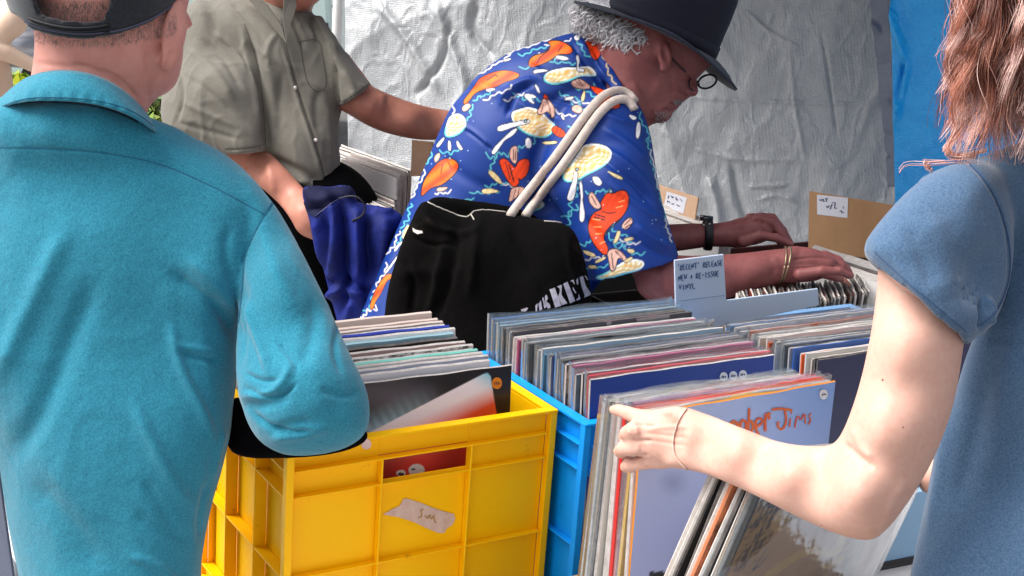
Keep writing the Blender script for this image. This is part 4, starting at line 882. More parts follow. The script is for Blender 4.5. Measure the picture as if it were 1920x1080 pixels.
# ---------- patterned shirt man ----------
def zz(u,v,ang,n,w,h):
    """scribbled zigzag polyline"""
    a=math.radians(ang); out=[]
    for i in range(n):
        x=(i/(n-1)-.5)*w; y=(h/2)*(1 if i%2 else -1); x+=1.6*math.sin(i*2.3+u); y*=.65+.45*math.sin(i*1.9+v); out.append((u+x*math.cos(a)-y*math.sin(a),v+x*math.sin(a)+y*math.cos(a)))
    return out
def pattern():
    A=lambda L:[(680+x/3,40+y/3) for x,y in L]; B=lambda L:[(640+x*.3542,340+y*.3542) for x,y in L]; C_=lambda L:[(660+x*.2222,380+y*.2222) for x,y in L]; D_=lambda L:[(980+x*.2964,220+y*.2964) for x,y in L]
    O='#e03c0a';O2='#ea7012';CR='#dcc592';WH='#e2e0e6';CY='#5cc0cf';PK='#d8a898';PY=[]
    def p(l,c,ol=1.6,in_=None): PY.append((l,c,ol,in_))
    # order: back to front
    p(A([(1020,300),(1060,275),(1150,258),(1200,262),(1280,248),(1320,300),(1300,312),(1230,305),(1180,330),(1120,352),(1060,358),(1015,335)]),CR,0,CY)
    p(A([(835,510),(880,495),(930,480),(1000,500),(1050,555),(1095,590),(1060,640),(1010,662),(940,645),(880,610),(840,560)]),CR,0,CY)
    p(A([(490,530),(540,515),(580,545),(582,600),(540,640),(480,658),(455,635),(470,580)]),CR,0,CY)
    p(A([(1240,695),(1300,685),(1370,700),(1405,735),(1390,790),(1330,835),(1260,865),(1220,895),(1150,910),(1118,880),(1130,830),(1180,790),(1215,740)]),CR,0,CY)
    p(D_([(450,1010),(520,985),(580,950),(640,910),(700,895),(760,905),(772,935),(740,970),(660,990),(560,1020),(490,1035)]),CR,0,CY)
    p(A([(910,1040),(950,1010),(1010,1010),(1028,1035),(990,1065),(930,1075)]),CR,0,CY)
    p(C_([(430,250),(460,190),(510,190),(495,280),(455,335),(418,290)]),CR,0)
    p(C_([(150,540),(170,470),(205,400),(220,420),(200,480),(175,545)]),WH,0)
    # orange fish
    p(A([(1040,112),(1100,108),(1150,128),(1185,160),(1165,185),(1100,180),(1060,215),(1000,242),(945,260),(932,235),(955,195),(1010,185),(1055,155),(1060,135)]),O,2,O2)
    p(A([(855,285),(885,302),(860,322),(800,338),(740,372),(690,378),(650,392),(620,412),(600,445),(575,470),(565,450),(600,405),(640,350),(660,320),(720,292),(790,275)]),O2,1.5,O)
    p(A([(1265,85),(1300,83),(1325,110),(1342,140),(1335,190),(1310,222),(1285,190),(1272,150),(1252,110)]),O,2)
    p(A([(1085,582),(1150,632),(1112,658),(1058,615)]),O,1.6)
    p(A([(1275,360),(1330,375),(1380,400),(1350,430),(1300,395)]),O,1.5); p(A([(1330,440),(1400,420),(1450,460),(1440,490),(1360,490),(1310,480)]),O,1.5)
    p(A([(400,822),(440,782),(490,770),(530,790),(540,822),(505,870),(445,920),(385,932),(350,965),(330,985),(335,930),(355,880)]),O,2,O2)
    p(A([(765,782),(800,770),(830,800),(860,832),(878,782),(940,770),(932,850),(890,895),(868,872),(882,910),(850,935),(820,900),(792,850)]),O,2)
    p(B([(1385,95),(1405,60),(1440,70),(1470,50),(1505,50),(1522,85),(1515,140),(1480,195),(1430,225),(1392,270),(1385,310),(1415,355),(1400,395),(1360,362),(1320,300),(1305,235),(1330,170),(1385,150),(1372,115)]),O,2.2)
    p(C_([(320,595),(365,640),(300,645),(272,700),(235,780),(195,830),(175,905),(148,885),(180,780),(235,680),(275,620)]),O2,1.4,O)
    # pink hands / fins
    p(A([(835,712),(858,700),(872,712),(866,750),(865,805),(838,790),(824,745)]),PK,1.6); p(A([(840,935),(912,930),(895,965),(850,1000),(822,1020),(830,970)]),PK,1.6)
    p(B([(1405,375),(1450,350),(1505,395),(1510,430),(1462,392),(1450,470),(1425,475),(1418,420)]),PK,1.8); p(B([(1478,235),(1532,182),(1542,225),(1505,258)]),PK,1.8); p(B([(1308,75),(1328,55),(1350,90),(1378,135),(1352,148),(1318,120)]),PK,1.8)
    p(A([(1015,430),(1045,440),(1075,480),(1082,520),(1065,550),(1045,500),(1000,525),(980,515),(1005,470)]),PK,1.8); p(A([(1015,432),(1025,405),(1048,440)]),O,1.6)
    p(A([(1165,345),(1215,320),(1250,340),(1282,365),(1270,380),(1200,378)]),PK,1.6); p(A([(1175,480),(1210,468),(1240,490),(1225,520),(1180,505)]),PK,1.6)
    p(A([(1090,190),(1150,200),(1160,215),(1130,220),(1085,205)]),WH,1.2); p(A([(570,470),(600,460),(610,480),(575,510),(555,495)]),PK,1.2); p(A([(400,765),(430,735),(438,760),(410,800)]),PK,1.4); p(A([(410,940),(470,930),(480,940),(430,962)]),PK,1.4)
    p(A([(690,380),(760,378),(700,400)]),WH,.8)
    # spoons and small whites
    for l in ([(755,600),(775,585),(850,568),(930,552),(940,562),(930,575),(850,592),(800,612),(765,620)],[(875,598),(850,640),(800,665),(770,710),(742,748),(725,745),(735,715),(775,675),(805,645),(840,612)],[(1190,840),(1212,850),(1205,900),(1192,990),(1170,1012),(1148,1000),(1160,960),(1185,890)],[(1222,900),(1235,940),(1238,1000),(1245,1080),(1225,1080),(1228,1000),(1218,940)],
              [(1200,190),(1215,190),(1222,225),(1212,245),(1215,265),(1248,268),(1245,285),(1205,282),(1208,240)],[(1190,80),(1215,78),(1222,95),(1208,110),(1192,102)],[(960,275),(1020,268),(1050,280),(1000,285),(962,295)],[(965,350),(985,365),(1000,405),(985,400)],[(900,410),(950,408),(985,430),(940,430),(975,470),(935,450)],
              [(700,850),(725,835),(770,880),(785,915),(760,910)],[(668,945),(720,940),(775,955),(740,965),(672,970)],[(1370,838),(1400,850),(1460,875),(1465,892),(1420,880)],[(1005,680),(1090,672),(1095,688),(1020,692)],[(920,655),(940,655),(955,700),(930,720),(912,690)],[(1290,875),(1320,872),(1350,905),(1330,930),(1300,905)],[(528,665),(545,690),(565,720),(550,725),(530,700)],[(480,670),(495,675),(498,730),(480,725)],
              [(1240,395),(1255,390),(1245,450),(1225,450)],[(1140,430),(1190,420),(1180,440),(1138,445)],[(410,700),(455,650),(462,660),(425,712)],[(1110,515),(1125,555),(1140,550)],[(790,215),(830,208),(835,215),(795,228)],[(1545,560),(1565,575),(1560,640),(1545,665),(1535,640)],[(1490,520),(1520,560),(1550,540)]): p(A(l),WH if l[0][0] not in (700,668,1370,1005,1240) else CR,1.3)
    p(D_([(362,395),(378,430),(382,500),(376,530),(392,600),(390,650),(372,668),(358,640),(366,540),(370,500),(360,440)]),WH,1.2)
    for l in ([(375,838),(410,845),(465,868),(455,885),(400,870)],[(600,715),(622,722),(600,790),(570,800),(590,750)],[(640,765),(700,757),(702,775),(645,785)],[(410,935),(460,935),(475,955),(420,958)],[(450,912),(520,880),(530,890),(470,925)],[(650,830),(705,835),(708,855),(680,862)],[(640,905),(690,880),(700,895),(650,925)]): p(D_(l),CR,1)
    for l in ([(350,405),(390,345),(425,325),(432,335),(395,370),(368,412)],[(270,600),(330,520),(380,450),(388,455),(340,530),(285,600)]): p(C_(l),WH,1)
    ST=[]
    for (u,v,ang,n,w,h,c) in [(1000,95,-20,9,60,9,CY),(1030,108,10,7,40,10,WH),(935,175,-25,9,60,8,WH),(905,180,-30,7,40,10,CY),(880,215,-60,7,36,12,CY),(845,225,-70,9,50,12,WH),(1010,120,-15,9,70,10,CY),(1060,118,5,7,40,8,CY),(1105,175,25,9,60,10,CY),(1080,190,15,7,46,8,WH),(1130,170,30,7,40,8,CY),(990,185,10,9,56,14,CY),(965,182,-20,7,40,10,WH),
        (1098,205,20,9,56,16,CY),(1070,182,20,7,50,9,CY),(1060,215,15,7,40,10,WH),(1085,235,-20,7,36,12,CY),(845,285,-10,7,40,14,CY),(800,305,-60,7,46,10,CY),(940,290,-10,11,54,18,CY),(985,275,-20,9,46,16,CY),(925,305,-70,7,36,10,CY),(935,345,-10,9,50,12,CY),(910,362,0,9,56,7,CY),(960,350,20,7,40,9,WH),
        (1075,372,-70,13,80,18,CY),(1068,410,-60,9,60,18,CY),(1100,455,-20,9,50,14,CY),(1125,500,-8,9,60,10,CY),(1150,450,30,9,56,20,CY),(1180,470,20,9,60,14,CY),(1120,360,-10,9,46,10,CY),(1165,440,40,7,50,16,CY),(1110,485,-10,9,46,8,WH),(1180,455,10,7,40,10,WH),(1190,180,35,11,50,14,CY),(1210,240,65,9,60,10,CY),(1220,290,78,11,70,10,CY),(1232,340,78,11,60,10,CY),(1245,390,75,9,50,9,CY),(1252,430,75,9,46,8,WH),(1228,320,78,9,80,6,WH),
        (700,560,-60,9,60,14,CY),(690,585,-30,9,40,16,WH),(715,520,-62,9,60,10,WH),(740,455,-62,9,50,10,WH),(765,405,-70,9,50,14,CY),(755,440,-62,7,40,8,CY),(785,345,-62,9,60,8,WH),(700,470,-65,9,80,5,WH),(720,430,-62,7,50,4,WH),(860,375,0,9,60,8,CY),(830,362,-10,7,30,8,WH),(1092,92,55,7,40,10,CY),(1048,80,-10,9,50,8,WH),(1140,130,70,9,60,10,CR),(990,65+22,-18,11,90,6,WH),(930,120,-32,11,70,5,WH)]:
        ST.append((zz(u,v,ang,n,w,h),1.15,c))
    BK='#0d0c18'
    E=[]  # dark details
    for l,w in (([(1030,430),(1050,480),(1060,540)],1),([(1015,470),(1005,510)],.8),([(850,720),(848,780)],.8),([(862,715),(858,780)],.8),([(860,950),(845,1000)],.8),([(880,940),(870,990)],.8),([(1195,330),(1230,365)],.8),([(1215,330),(1240,365)],.8),([(1100,580),(1090,635)],.8),([(1120,600),(1105,645)],.8),([(825,810),(850,900)],1.4),([(805,790),(830,890)],.9),([(700,330),(745,300),(760,310)],1.2),([(730,350),(770,330)],1),([(450,800),(440,860)],1),([(480,790),(500,830)],1),([(1050,160),(1000,200),(980,235)],1.2),([(1120,140),(1100,170)],1.2)): E.append((A(l),w,BK))
    for l,w in (([(1345,175),(1395,190)],1.4),([(1340,190),(1395,205)],1.4),([(1380,160),(1420,170),(1450,165)],1.2),([(1430,380),(1440,460)],1),([(1450,370),(1490,410)],1),([(1500,230),(1530,200)],1),([(1505,245),(1538,225)],1),([(1325,80),(1350,125)],1),([(1480,200),(1440,235),(1400,280)],1.2)): E.append((B(l),w,BK))
    for l,w in (([(1330,200),(1370,205)],1),([(1335,240),(1375,240)],.9),([(1345,280),(1380,275)],.9),([(1470,110),(1500,100)],.9),([(1455,140),(1490,130)],.9),([(1370,330),(1395,318)],.9)): E.append((B(l),w,'#f0a060'))
    for (x,y,rr) in ((915,562,3.6),(1205,832,3.6),(1395,955,4.5),(490,770,3.2)): E.append((A([(x-1,y),(x+1,y)]),rr,'#23252c')); E.append((A([(x-1,y),(x+1,y)]),rr*.45,'#9fc0c8'))
    for k in range(70): 
        g_=random.Random(k+500); a,b=g_.uniform(800,1250),g_.uniform(180,470); E.append(([(a,b),(a+.5,b)],.8,'#9fc4e0'))
    for (x,y,rr) in ((1340,960,11),(1340,960,6)): pass
    return PY,ST,E
def patcol(u,v,t,o=None):
    base=np.array(lin('#0848b4'))*.46; n=len(u); W,_=getV(o); c=base[None,:]*(1+.08*snoise(W,30,31))[:,None]
    PY,ST,E=pattern()
    for l,w,col in ST:
        p=np.array(l,float); r=w+4; m=np.nonzero((u>p[:,0].min()-r)&(u<p[:,0].max()+r)&(v>p[:,1].min()-r)&(v<p[:,1].max()+r))[0]
        if len(m)==0: continue
        q,_s=sdline(u[m],v[m],chaikin(p,2,False)); q=q*1.0; a=np.clip((w+.7-q)/1.0,0,1)[:,None]*.72; dk=np.clip((w+2.2-q)/1.2,0,1)[:,None]*.55
        c[m]=c[m]*(1-dk)+np.array(lin('#10205c'))*dk; c[m]=c[m]*(1-a)+np.array(lin(col))*a
    for l,col,ol,in_ in PY:
        p=chaikin(l,2); m=np.nonzero((u>p[:,0].min()-4)&(u<p[:,0].max()+4)&(v>p[:,1].min()-4)&(v<p[:,1].max()+4))[0]
        if len(m)==0: continue
        s=sdpoly(u[m],v[m],p); cc=np.array(lin(col))[None,:].repeat(len(m),0)
        if in_==  '#5cc0cf':   # island with cyan/white shore
            k=np.clip((s-2)/3,0,1)[:,None]; low=np.clip((v[m]-p[:,1].mean())/12+.5,0,1)[:,None]; shore=np.array(lin('#e8eef0'))*(1-low)+np.array(lin(in_))*low; cc=shore*(1-k)+cc*k
            sn=np.sin(u[m]*.31+v[m]*.55+2*np.sin(v[m]*.21))*np.sin(v[m]*.17-u[m]*.23+1.5*np.sin(u[m]*.13)); cc=np.where((k>.6)&(sn[:,None]>.45),np.array(lin('#f4ead2')),cc); cc=np.where((k>.6)&(sn[:,None]<-.35),np.array(lin('#dcae62')),cc); ol=1.2
        elif in_: k=np.clip(.5+.5*np.sin(u[m]*.16+v[m]*.22),0,1)[:,None]; cc=cc*(1-k)+np.array(lin(in_))*k
        else: cc=cc*(1+.10*np.sin(u[m]*.5+v[m]*.3))[:,None]
        e=np.clip((s+ol+.6)/.9,0,1)[:,None]; a=np.clip((s+.4)/.9,0,1)[:,None]
        c[m]=c[m]*(1-e)+np.array(lin('#0b0c1c'))*e; c[m]=c[m]*(1-a)+cc*a
    for l,w,col in E:
        p=np.array(l,float); m=np.nonzero((u>p[:,0].min()-6)&(u<p[:,0].max()+6)&(v>p[:,1].min()-6)&(v<p[:,1].max()+6))[0]
        if len(m)==0: continue
        q,_s=sdline(u[m],v[m],p); a=np.clip((w+.4-q)/.9,0,1)[:,None]; c[m]=c[m]*(1-a)+np.array(lin(col))*a
    return c
def hawaii():
    r=root('person',(*P(800,700,2.95)[:2],0),'person bending over the records in a blue fish print shirt and dark brimmed hat','person')
    sk=skin('skin_ruddy','#a05e5a','#6e3a3c',.55,.05,40)
    # head
    g=G.px(1040,-120,1400,300,2.6,3.05,.0028)
    prof=[(1110,30),(1180,-30),(1290,-20),(1345,60),(1343,112),(1328,128),(1312,142),(1304,152),(1308,163),(1310,173),(1304,181),(1294,181),(1286,188),(1275,194),(1273,202),(1265,207),(1262,214),(1256,224),(1243,232),(1228,230),(1212,240),(1200,262),(1180,300),(1130,300),(1120,240),(1128,180),(1118,110)]
    g.add(g.infl(prof,[(1220,80,2.80,85),(1280,150,2.81,62),(1240,215,2.81,45),(1160,200,2.80,75),(1290,175,2.81,38)],k=.9,n=1,blur=4))
    g.add(g.ell((1246,104,2.725),(15,28,.010),-8,25),.006); g.sub(g.ell((1249,101,2.714),(8,18,.008),-8),.004); g.add(g.ell((1244,128,2.724),(7,8,.007)),.004); g.sub(g.ell((1251,106,2.712),(4,6,.010)),.002)
    S=[([(1215,225),(1235,205),(1262,190)],5,.002),([(1262,212),(1250,205),(1238,208)],3,-.002),([(1274,200),(1262,196),(1252,192)],2.2,-.0025),([(1285,180),(1276,176),(1270,170)],4,-.002),([(1292,178),(1284,172)],3,.002),([(1240,150),(1225,180),(1222,215)],9,.003),([(1258,140),(1262,165),(1250,190)],7,-.003),([(1160,150),(1180,190),(1196,240)],6,-.003),([(1185,150),(1200,185),(1212,225)],7,.003),([(1290,140),(1300,146)],4,-.003),([(1170,170),(1185,215)],3,-.0015)]
    body=g.mesh('body',sk,r,sub=1,smooth=2,disp=strokes(S,lambda u,v,W:.0005*snoise(W,90,44)))
    # near arm
    g=G.px(1150,420,1640,620,2.5,2.95,.003)
    g.add(g.infl([(1190,500),(1215,480),(1262,478),(1300,480),(1350,478),(1400,474),(1445,468),(1480,465),(1500,463),(1500,529),(1470,529),(1430,540),(1380,556),(1320,570),(1250,575),(1205,560),(1190,535)],[(1230,525,2.70,44),(1320,525,2.70,42),(1400,515,2.71,38),(1475,498,2.72,32)],k=.95))
    g.add(g.infl([(1474,466),(1500,461),(1530,466),(1556,478),(1572,492),(1560,512),(1535,527),(1500,530),(1474,529)],[(1500,496,2.72,26),(1550,495,2.72,20)],k=.8),.008)
    for (a,b,c_,rr_) in (((1545,478),(1572,488),(1590,504),2.745),((1550,486),(1578,498),(1594,512),2.735),((1548,500),(1575,508),(1592,518),2.72),((1538,512),(1560,518),(1578,524),2.705)):
        g.add(g.chain([(*a,rr_,9.5),(*b,rr_,8.2),(*c_,rr_+.01,6.5)]),.003)
    g.add(g.chain([(1500,515,2.69,12),(1540,508,2.68,9.5),(1572,508,2.68,8),(1596,517,2.69,6.5)]),.004)
    S=[([(1480,490),(1520,482),(1560,486)],3,-.0015),([(1485,500),(1530,500)],2.5,.0012),([(1500,470),(1530,474),(1555,484)],3,.0015),([(1395,545),(1440,525),(1465,500)],10,-.003),([(1240,500),(1250,530),(1245,560)],8,.004),([(1560,500),(1575,504)],1.6,-.002),([(1562,490),(1580,500)],1.5,-.0018),([(1450,480),(1460,500),(1455,520)],6,.002)]
    a=g.mesh('a',sk,r,sub=1,smooth=2,disp=strokes(S,lambda u,v,W:.0006*snoise(W,80,45))); join(body,a)
    # far arm
    g=G.px(1180,380,1520,560,2.75,3.2,.003)
    g.add(g.infl([(1200,425),(1255,420),(1300,419),(1338,419),(1360,416),(1400,407),(1400,462),(1360,463),(1320,463),(1270,472),(1200,478)],[(1240,448,2.95,30),(1330,441,2.95,26),(1390,436,2.95,26)],k=.95))
    g.add(g.infl([(1370,416),(1400,406),(1430,400),(1446,410),(1455,424),(1450,445),(1425,458),(1390,464),(1365,463)],[(1410,435,2.95,28)],k=.7),.008)
    for (a,b,c_,e_,rr_) in (((1425,408),(1448,409),(1468,432),(1482,455),2.99),((1428,410),(1450,413),(1468,436),(1480,458),2.965),((1420,412),(1447,416),(1464,438),(1474,460),2.94)):
        g.add(g.chain([(*a,rr_,10),(*b,rr_,9),(*c_,rr_,7.5),(*e_,rr_,6)]),.002)
    g.add(g.chain([(1405,410,3.0,10),(1430,408,3.02,9),(1450,430,3.03,7),(1462,456,3.03,6)]),.002)
    g.add(g.chain([(1395,452,2.915,12),(1425,441,2.905,9.5),(1455,446,2.905,8.3),(1483,457,2.91,6.5)]),.004)
    S=[([(1430,412),(1428,425),(1432,437)],3,-.003),([(1400,415),(1430,405)],3,.002),([(1340,430),(1380,425),(1410,420)],4,.0015)]
    a=g.mesh('a',sk,r,sub=1,smooth=2,disp=strokes(S,lambda u,v,W:.0006*snoise(W,80,46))); join(body,a)
    # hidden trunk linking head and arms
    g=G.px(700,60,1280,640,2.6,3.1,.012); g.add(g.chain([(1150,190,2.82,60),(1090,250,2.85,95),(950,400,2.88,105),(820,560,2.9,100)])); g.add(g.chain([(1120,260,2.80,50),(1190,420,2.72,42),(1230,520,2.70,40)]),.02); g.add(g.chain([(1150,240,2.88,50),(1180,380,2.96,36),(1230,445,2.95,28)]),.02)
    a=g.mesh('a',sk,r,smooth=2); join(body,a)
    # shirt
    g=G.px(640,40,1300,700,2.52,3.12,.0036)
    tor=[(1075,60),(1040,70),(1000,82),(950,100),(905,130),(870,170),(842,205),(822,250),(800,305),(780,350),(755,405),(722,480),(692,550),(672,600),(655,700),(1020,700),(1060,600),(1120,540),(1200,430),(1215,300),(1205,230),(1165,165),(1145,120),(1112,68)]
    g.add(g.infl(tor,[(1000,250,2.86,125),(850,450,2.90,130),(760,600,2.92,120),(1100,130,2.82,80),(1130,260,2.84,110),(950,600,2.9,120)],k=.95))
    slv=[(1010,300),(1030,240),(1060,200),(1110,170),(1165,165),(1200,195),(1218,240),(1228,300),(1240,370),(1258,430),(1272,480),(1290,540),(1200,580),(1110,560),(1085,470),(1060,400),(1020,360)]
    d=g.infl(slv,[(1100,260,2.76,95),(1150,350,2.72,88),(1180,450,2.70,80),(1190,520,2.70,80)],k=.95)
    cut=sdcurve(g,[(1080,528),(1118,527),(1160,520),(1205,509),(1240,500),(1270,487),(1300,470)])
    inner=d+.006; d=np.maximum(d,cut-0*d); g.add(d,.008); hol=np.maximum(inner,-(cut+.03)); g.sub(hol)
    # collar stand
    g.add(g.chain([(1085,85,2.90,12),(1100,80,2.85,16),(1120,100,2.79,16),(1140,140,2.755,14),(1160,165,2.74,10)],fl=.6),.006)
    S=[([(1205,230),(1225,300),(1245,390),(1262,460)],5,-.006),([(1110,270),(1170,300),(1215,350),(1240,400)],7,.007),([(1120,290),(1180,335),(1225,385)],6,-.006),([(1130,240),(1180,270),(1215,310)],7,.006),([(1140,340),(1200,390),(1250,420)],7,.005),([(1090,200),(1140,215),(1185,235)],5,.004),([(1190,420),(1225,450),(1262,465)],7,.005),([(1180,440),(1220,470),(1260,482)],6,-.004),
       ([(950,215),(962,178),(985,160),(1000,158)],5,-.009),([(935,200),(950,168),(985,150),(1010,150)],6,.006),([(870,240),(900,262),(925,285)],4,-.004),([(862,232),(890,250),(920,275)],5,.004),([(1030,235),(1000,300),(1005,360),(1030,400)],14,-.012),([(1010,205),(1060,170),(1120,160)],8,-.005),([(1060,230),(1080,300),(1070,380)],12,.005),
       ([(1070,80),(1100,120),(1130,160)],5,-.005),([(1085,75),(1112,110),(1140,150)],4,.005),([(880,150),(920,170),(960,180)],10,.004),([(820,280),(860,330),(930,360)],12,-.004),([(1095,405),(1120,440),(1170,490)],9,-.004),([(990,120),(1040,150),(1090,160)],6,.004),([(1005,175),(1060,195),(1120,200)],5,-.004),([(970,190),(1010,215),(1060,225)],5,.003),([(740,470),(720,530),(700,590)],8,.004),([(780,400),(750,470),(730,520)],8,-.005)]
    fab=mat('fish_print','#ffffff',.55,attr='Col',bump=.4,bscale=900,spec=.35)
    sh=g.mesh('shirt',fab,r,sub=1,smooth=3,disp=strokes(S,lambda u,v,W:.0018*snoise(W,20,41)+.001*snoise(W,50,42)),colfn=patcol)
    # hair
    bv=bvh(body); b=MB(); gg=random.Random(4); hp=np.array([(1078,2),(1072,35),(1095,60),(1122,75),(1140,98),(1160,112),(1200,124),(1232,128),(1237,96),(1248,82),(1275,80),(1200,42),(1140,20),(1100,4)],float)
    bs=[];
    V=[];
    g=G.px(1050,-20,1290,150,2.64,2.95,.004); g.add(g.infl([(1080,5),(1078,35),(1100,58),(1125,72),(1145,96),(1165,108),(1200,116),(1230,116),(1236,92),(1256,70),(1250,40),(1180,10),(1120,-5)],[(1110,40,2.80,62),(1200,70,2.80,100)],k=.88))
    hb=g.mesh('hair',mat('grey_curls','#a8a5aa',.7,'#e8e6ea',130,mix=1.2,bump=1,bscale=260,bump2=1,b2scale=120),r,smooth=1,disp=lambda u,v,t,W,f:.003*snoise(W,150,3))
    bh=bvh(hb)
    for k in range(620):
        for _ in range(30):
            u=gg.uniform(1070,1272); v=gg.uniform(-5,124)
            if sdpoly(np.array([u]),np.array([v]),hp)[0]>1: break
        h=hit(bh,u,v,.0003)
        if h is None: continue
        p0,n=h; cl=nz(IV(-.45+gg.uniform(-.5,.5),1,0)); cl=nz(cl-n*(cl@n)*.8); sd=nz(np.cross(cl,n)); L=gg.uniform(.024,.05); rad=gg.uniform(.004,.008); tu=gg.uniform(.55,1.15); ph=gg.uniform(0,6.28); m_=13; pts=[]
        for i in range(m_):
            s=i/(m_-1); rr_=rad*(.3+.7*s); pts.append(p0+cl*L*(s-.25*s*s)+n*(.001+.0035*math.sin(s*3.1))+sd*rr_*(math.sin(ph+tu*6.28*s)-math.sin(ph))+n*rr_*.5*(1+math.cos(ph+tu*6.28*s)))
        for q in range(gg.choice([4,5,6,7])):
            o_=sd*gg.uniform(-.0022,.0022)+n*gg.uniform(-.0008,.0010)+cl*gg.uniform(-.002,.002); b.tube([x+o_*(1-.5*i/(m_-1)) for i,x in enumerate(pts)],[.0003]+[.00042]*(m_-2)+[.00015],3)
    b.build('curl',mat('silver_hair','#f2f0f2',.4,'#bcbac0',160,mix=1.2,spec=.6),hb,True)
    b=MB()
    for k in range(260):
        u=gg.uniform(1228,1266); v=gg.uniform(208,236); h=hit(bv,u,v,0)
        if h is None: continue
        d=nz(h[1]*.6+IV(.2,1,0)*.8+np.array([gg.uniform(-.4,.4) for _ in range(3)])); L=gg.uniform(.003,.006); b.tube([h[0],h[0]+d*L*.5,h[0]+d*L],[.0003,.0003,.0001],3)
    for k in range(160):
        u=gg.uniform(1262,1284); v=gg.uniform(186,196); h=hit(bv,u,v,0)
        if h is None: continue
        d=nz(h[1]*.5+IV(.3,1,0)*.8+np.array([gg.uniform(-.4,.4) for _ in range(3)])); L=gg.uniform(.003,.006); b.tube([h[0],h[0]+d*L],[.0004,.0001],3)
    b.build('goatee',mat('white_hair','#b4acac',.6),r,True)
    # hat
    th=math.radians(24.5); ef=nz(IV(math.cos(th),math.sin(th),.10)); eu=IV(math.sin(th),-math.cos(th),-.17); eu=nz(eu-ef*(eu@ef)); es=np.cross(eu,ef); o0=P(1238,66,2.80)
    fm=mat('black_felt','#06081a',.8,'#0a0e26',200,spec=.3,bump=.4,bscale=700,sheen=.05)
    def H_(f,s,u_): return o0+ef*f+es*s+eu*u_
    nA=72; rings=[]
    def ring(af,as_,h,sh=0,pinch=0,droop=0):
        out=[]
        for i in range(nA):
            a=2*math.pi*i/nA; c_,s_=math.cos(a),math.sin(a); hh=h
            if droop: hh+= -.0125*max(0,c_)**1.3*droop - .003*droop*max(0,-c_)**2 + .007*abs(s_)**4*droop
            pf=1-pinch*max(0,c_)**2*abs(s_); out.append(H_(af*c_+sh,as_*s_*pf,hh))
        return out
    crown=[ring(.116,.088,.002),ring(.114,.087,.02),ring(.112,.085,.045),ring(.111,.084,.075,pinch=.05),ring(.108,.081,.11,pinch=.12),ring(.103,.076,.14,pinch=.2),ring(.093,.067,.155,pinch=.3),ring(.074,.05,.16,pinch=.3),ring(.05,.028,.15),ring(.02,.008,.142)]
    def loft(rs,name,m,parent,close=True,th_=.0025):
        V=np.array([p for r_ in rs for p in r_]); n=len(rs[0]); Q=[(k*n+i,k*n+(i+1)%n,(k+1)*n+(i+1)%n,(k+1)*n+i) for k in range(len(rs)-1) for i in range(n)]
        if close: Q.append(tuple((len(rs)-1)*n+i for i in range(n)))
        o=mkmesh(name,V,Q,m,parent,True); 
        if th_: md=o.modifiers.new('t','SOLIDIFY'); md.thickness=th_
        return o
    hat=root('_h',o0,'x','hat'); bpy.data.objects.remove(hat)
    ho=loft(crown,'hat',fm,r)
    brim=[ring(.112,.085,.001),ring(.125,.10,-.001,droop=.2),ring(.14,.118,-.003,droop=.6),ring(.152,.134,-.005,droop=1),ring(.162,.144,-.007,droop=1.5),ring(.177,.150,-.009,droop=2.0)]
    loft(brim,'brim',mat('brim_felt','#1c212e',.7,'#2a3140',120,spec=.25,bump=.4,bscale=600,sheen=.05),ho,False,.0045)
    loft([ring(.1172,.0892,.003),ring(.1158,.0885,.026)],'hatband',fm,ho,False,.001)
    # glasses
    gl=MB(); bkm=mat('frame_black','#08080a',.3)
    def lens(u,v,t,ru,rv,ang,w): 
        a=math.radians(ang); return [P(u+ru*math.cos(x)*math.cos(a)-rv*math.sin(x)*math.sin(a),v+ru*math.cos(x)*math.sin(a)+rv*math.sin(x)*math.cos(a),t+w*math.cos(x)) for x in np.linspace(0,2*math.pi,25)]
    gl.tube(lens(1326,153,2.86,18,12,-22,.01),.0022,6); gl.tube([P(1311,158,2.85),P(1306,152,2.83)],.0018,6); gl.tube([P(1302,150,2.80),P(1270,120,2.735),P(1250,98,2.725)],.0018,6); gl.tube(lens(1299,158,2.79,7,12,-10,.02),.0016,6)
    go=gl.build('glasses',bkm,r,True)
    L_=lens(1326,153,2.86,16,10,-22,.01)[:-1]; lm=mat('lens_glass','#ffffff',.05,alpha=.25); mkmesh('lens',np.array(L_),[tuple(range(len(L_)))],lm,go,False)
    # watch
    w=MB(); ax=w2c(P(1327,441,2.95)); 
    ri=[PC(1327+3*math.sin(a),437+31*math.cos(a),2.95-.0295*math.sin(a)) for a in np.linspace(0,2*math.pi,30)]
    w.tube([c2w(p) for p in ri],.0085,8,flat=.28); wo=w.build('watch',mat('watch_strap','#0e0c0e',.5),r,True)
    w=MB(); w.tube([P(1312,408,2.945),P(1336,411,2.945)],.012,14,flat=.5); w.build('watch_case',mat('steel_grey','#6a6a70',.25,metal=.9),wo,True)
    w=MB(); 
    for (x,y) in ((1319,422),(1330,420)): w.tube([P(x,y,2.912),P(x,y,2.906)],.0022,8)
    w.build('stud',mat('steel_bright','#d8d8dc',.25,metal=.9),wo,True)
    # bracelet + rope bracelet
    w=MB(); ri=[P(1472+12*math.cos(a+.4)*.6+(-6)*math.sin(a),497+34*math.sin(a),2.72-.033*math.cos(a)) for a in np.linspace(0,2*math.pi,40)]; w.tube(ri,.0017,6)
    ri=[P(1466+10*math.cos(a+.4)*.6+(-4)*math.sin(a),498+35*math.sin(a),2.72-.0335*math.cos(a)) for a in np.linspace(0,2*math.pi,40)]; w.tube(ri,.0012,6); w.build('bracelet',mat('bead_metal','#a89878',.35,metal=.7),r,True)
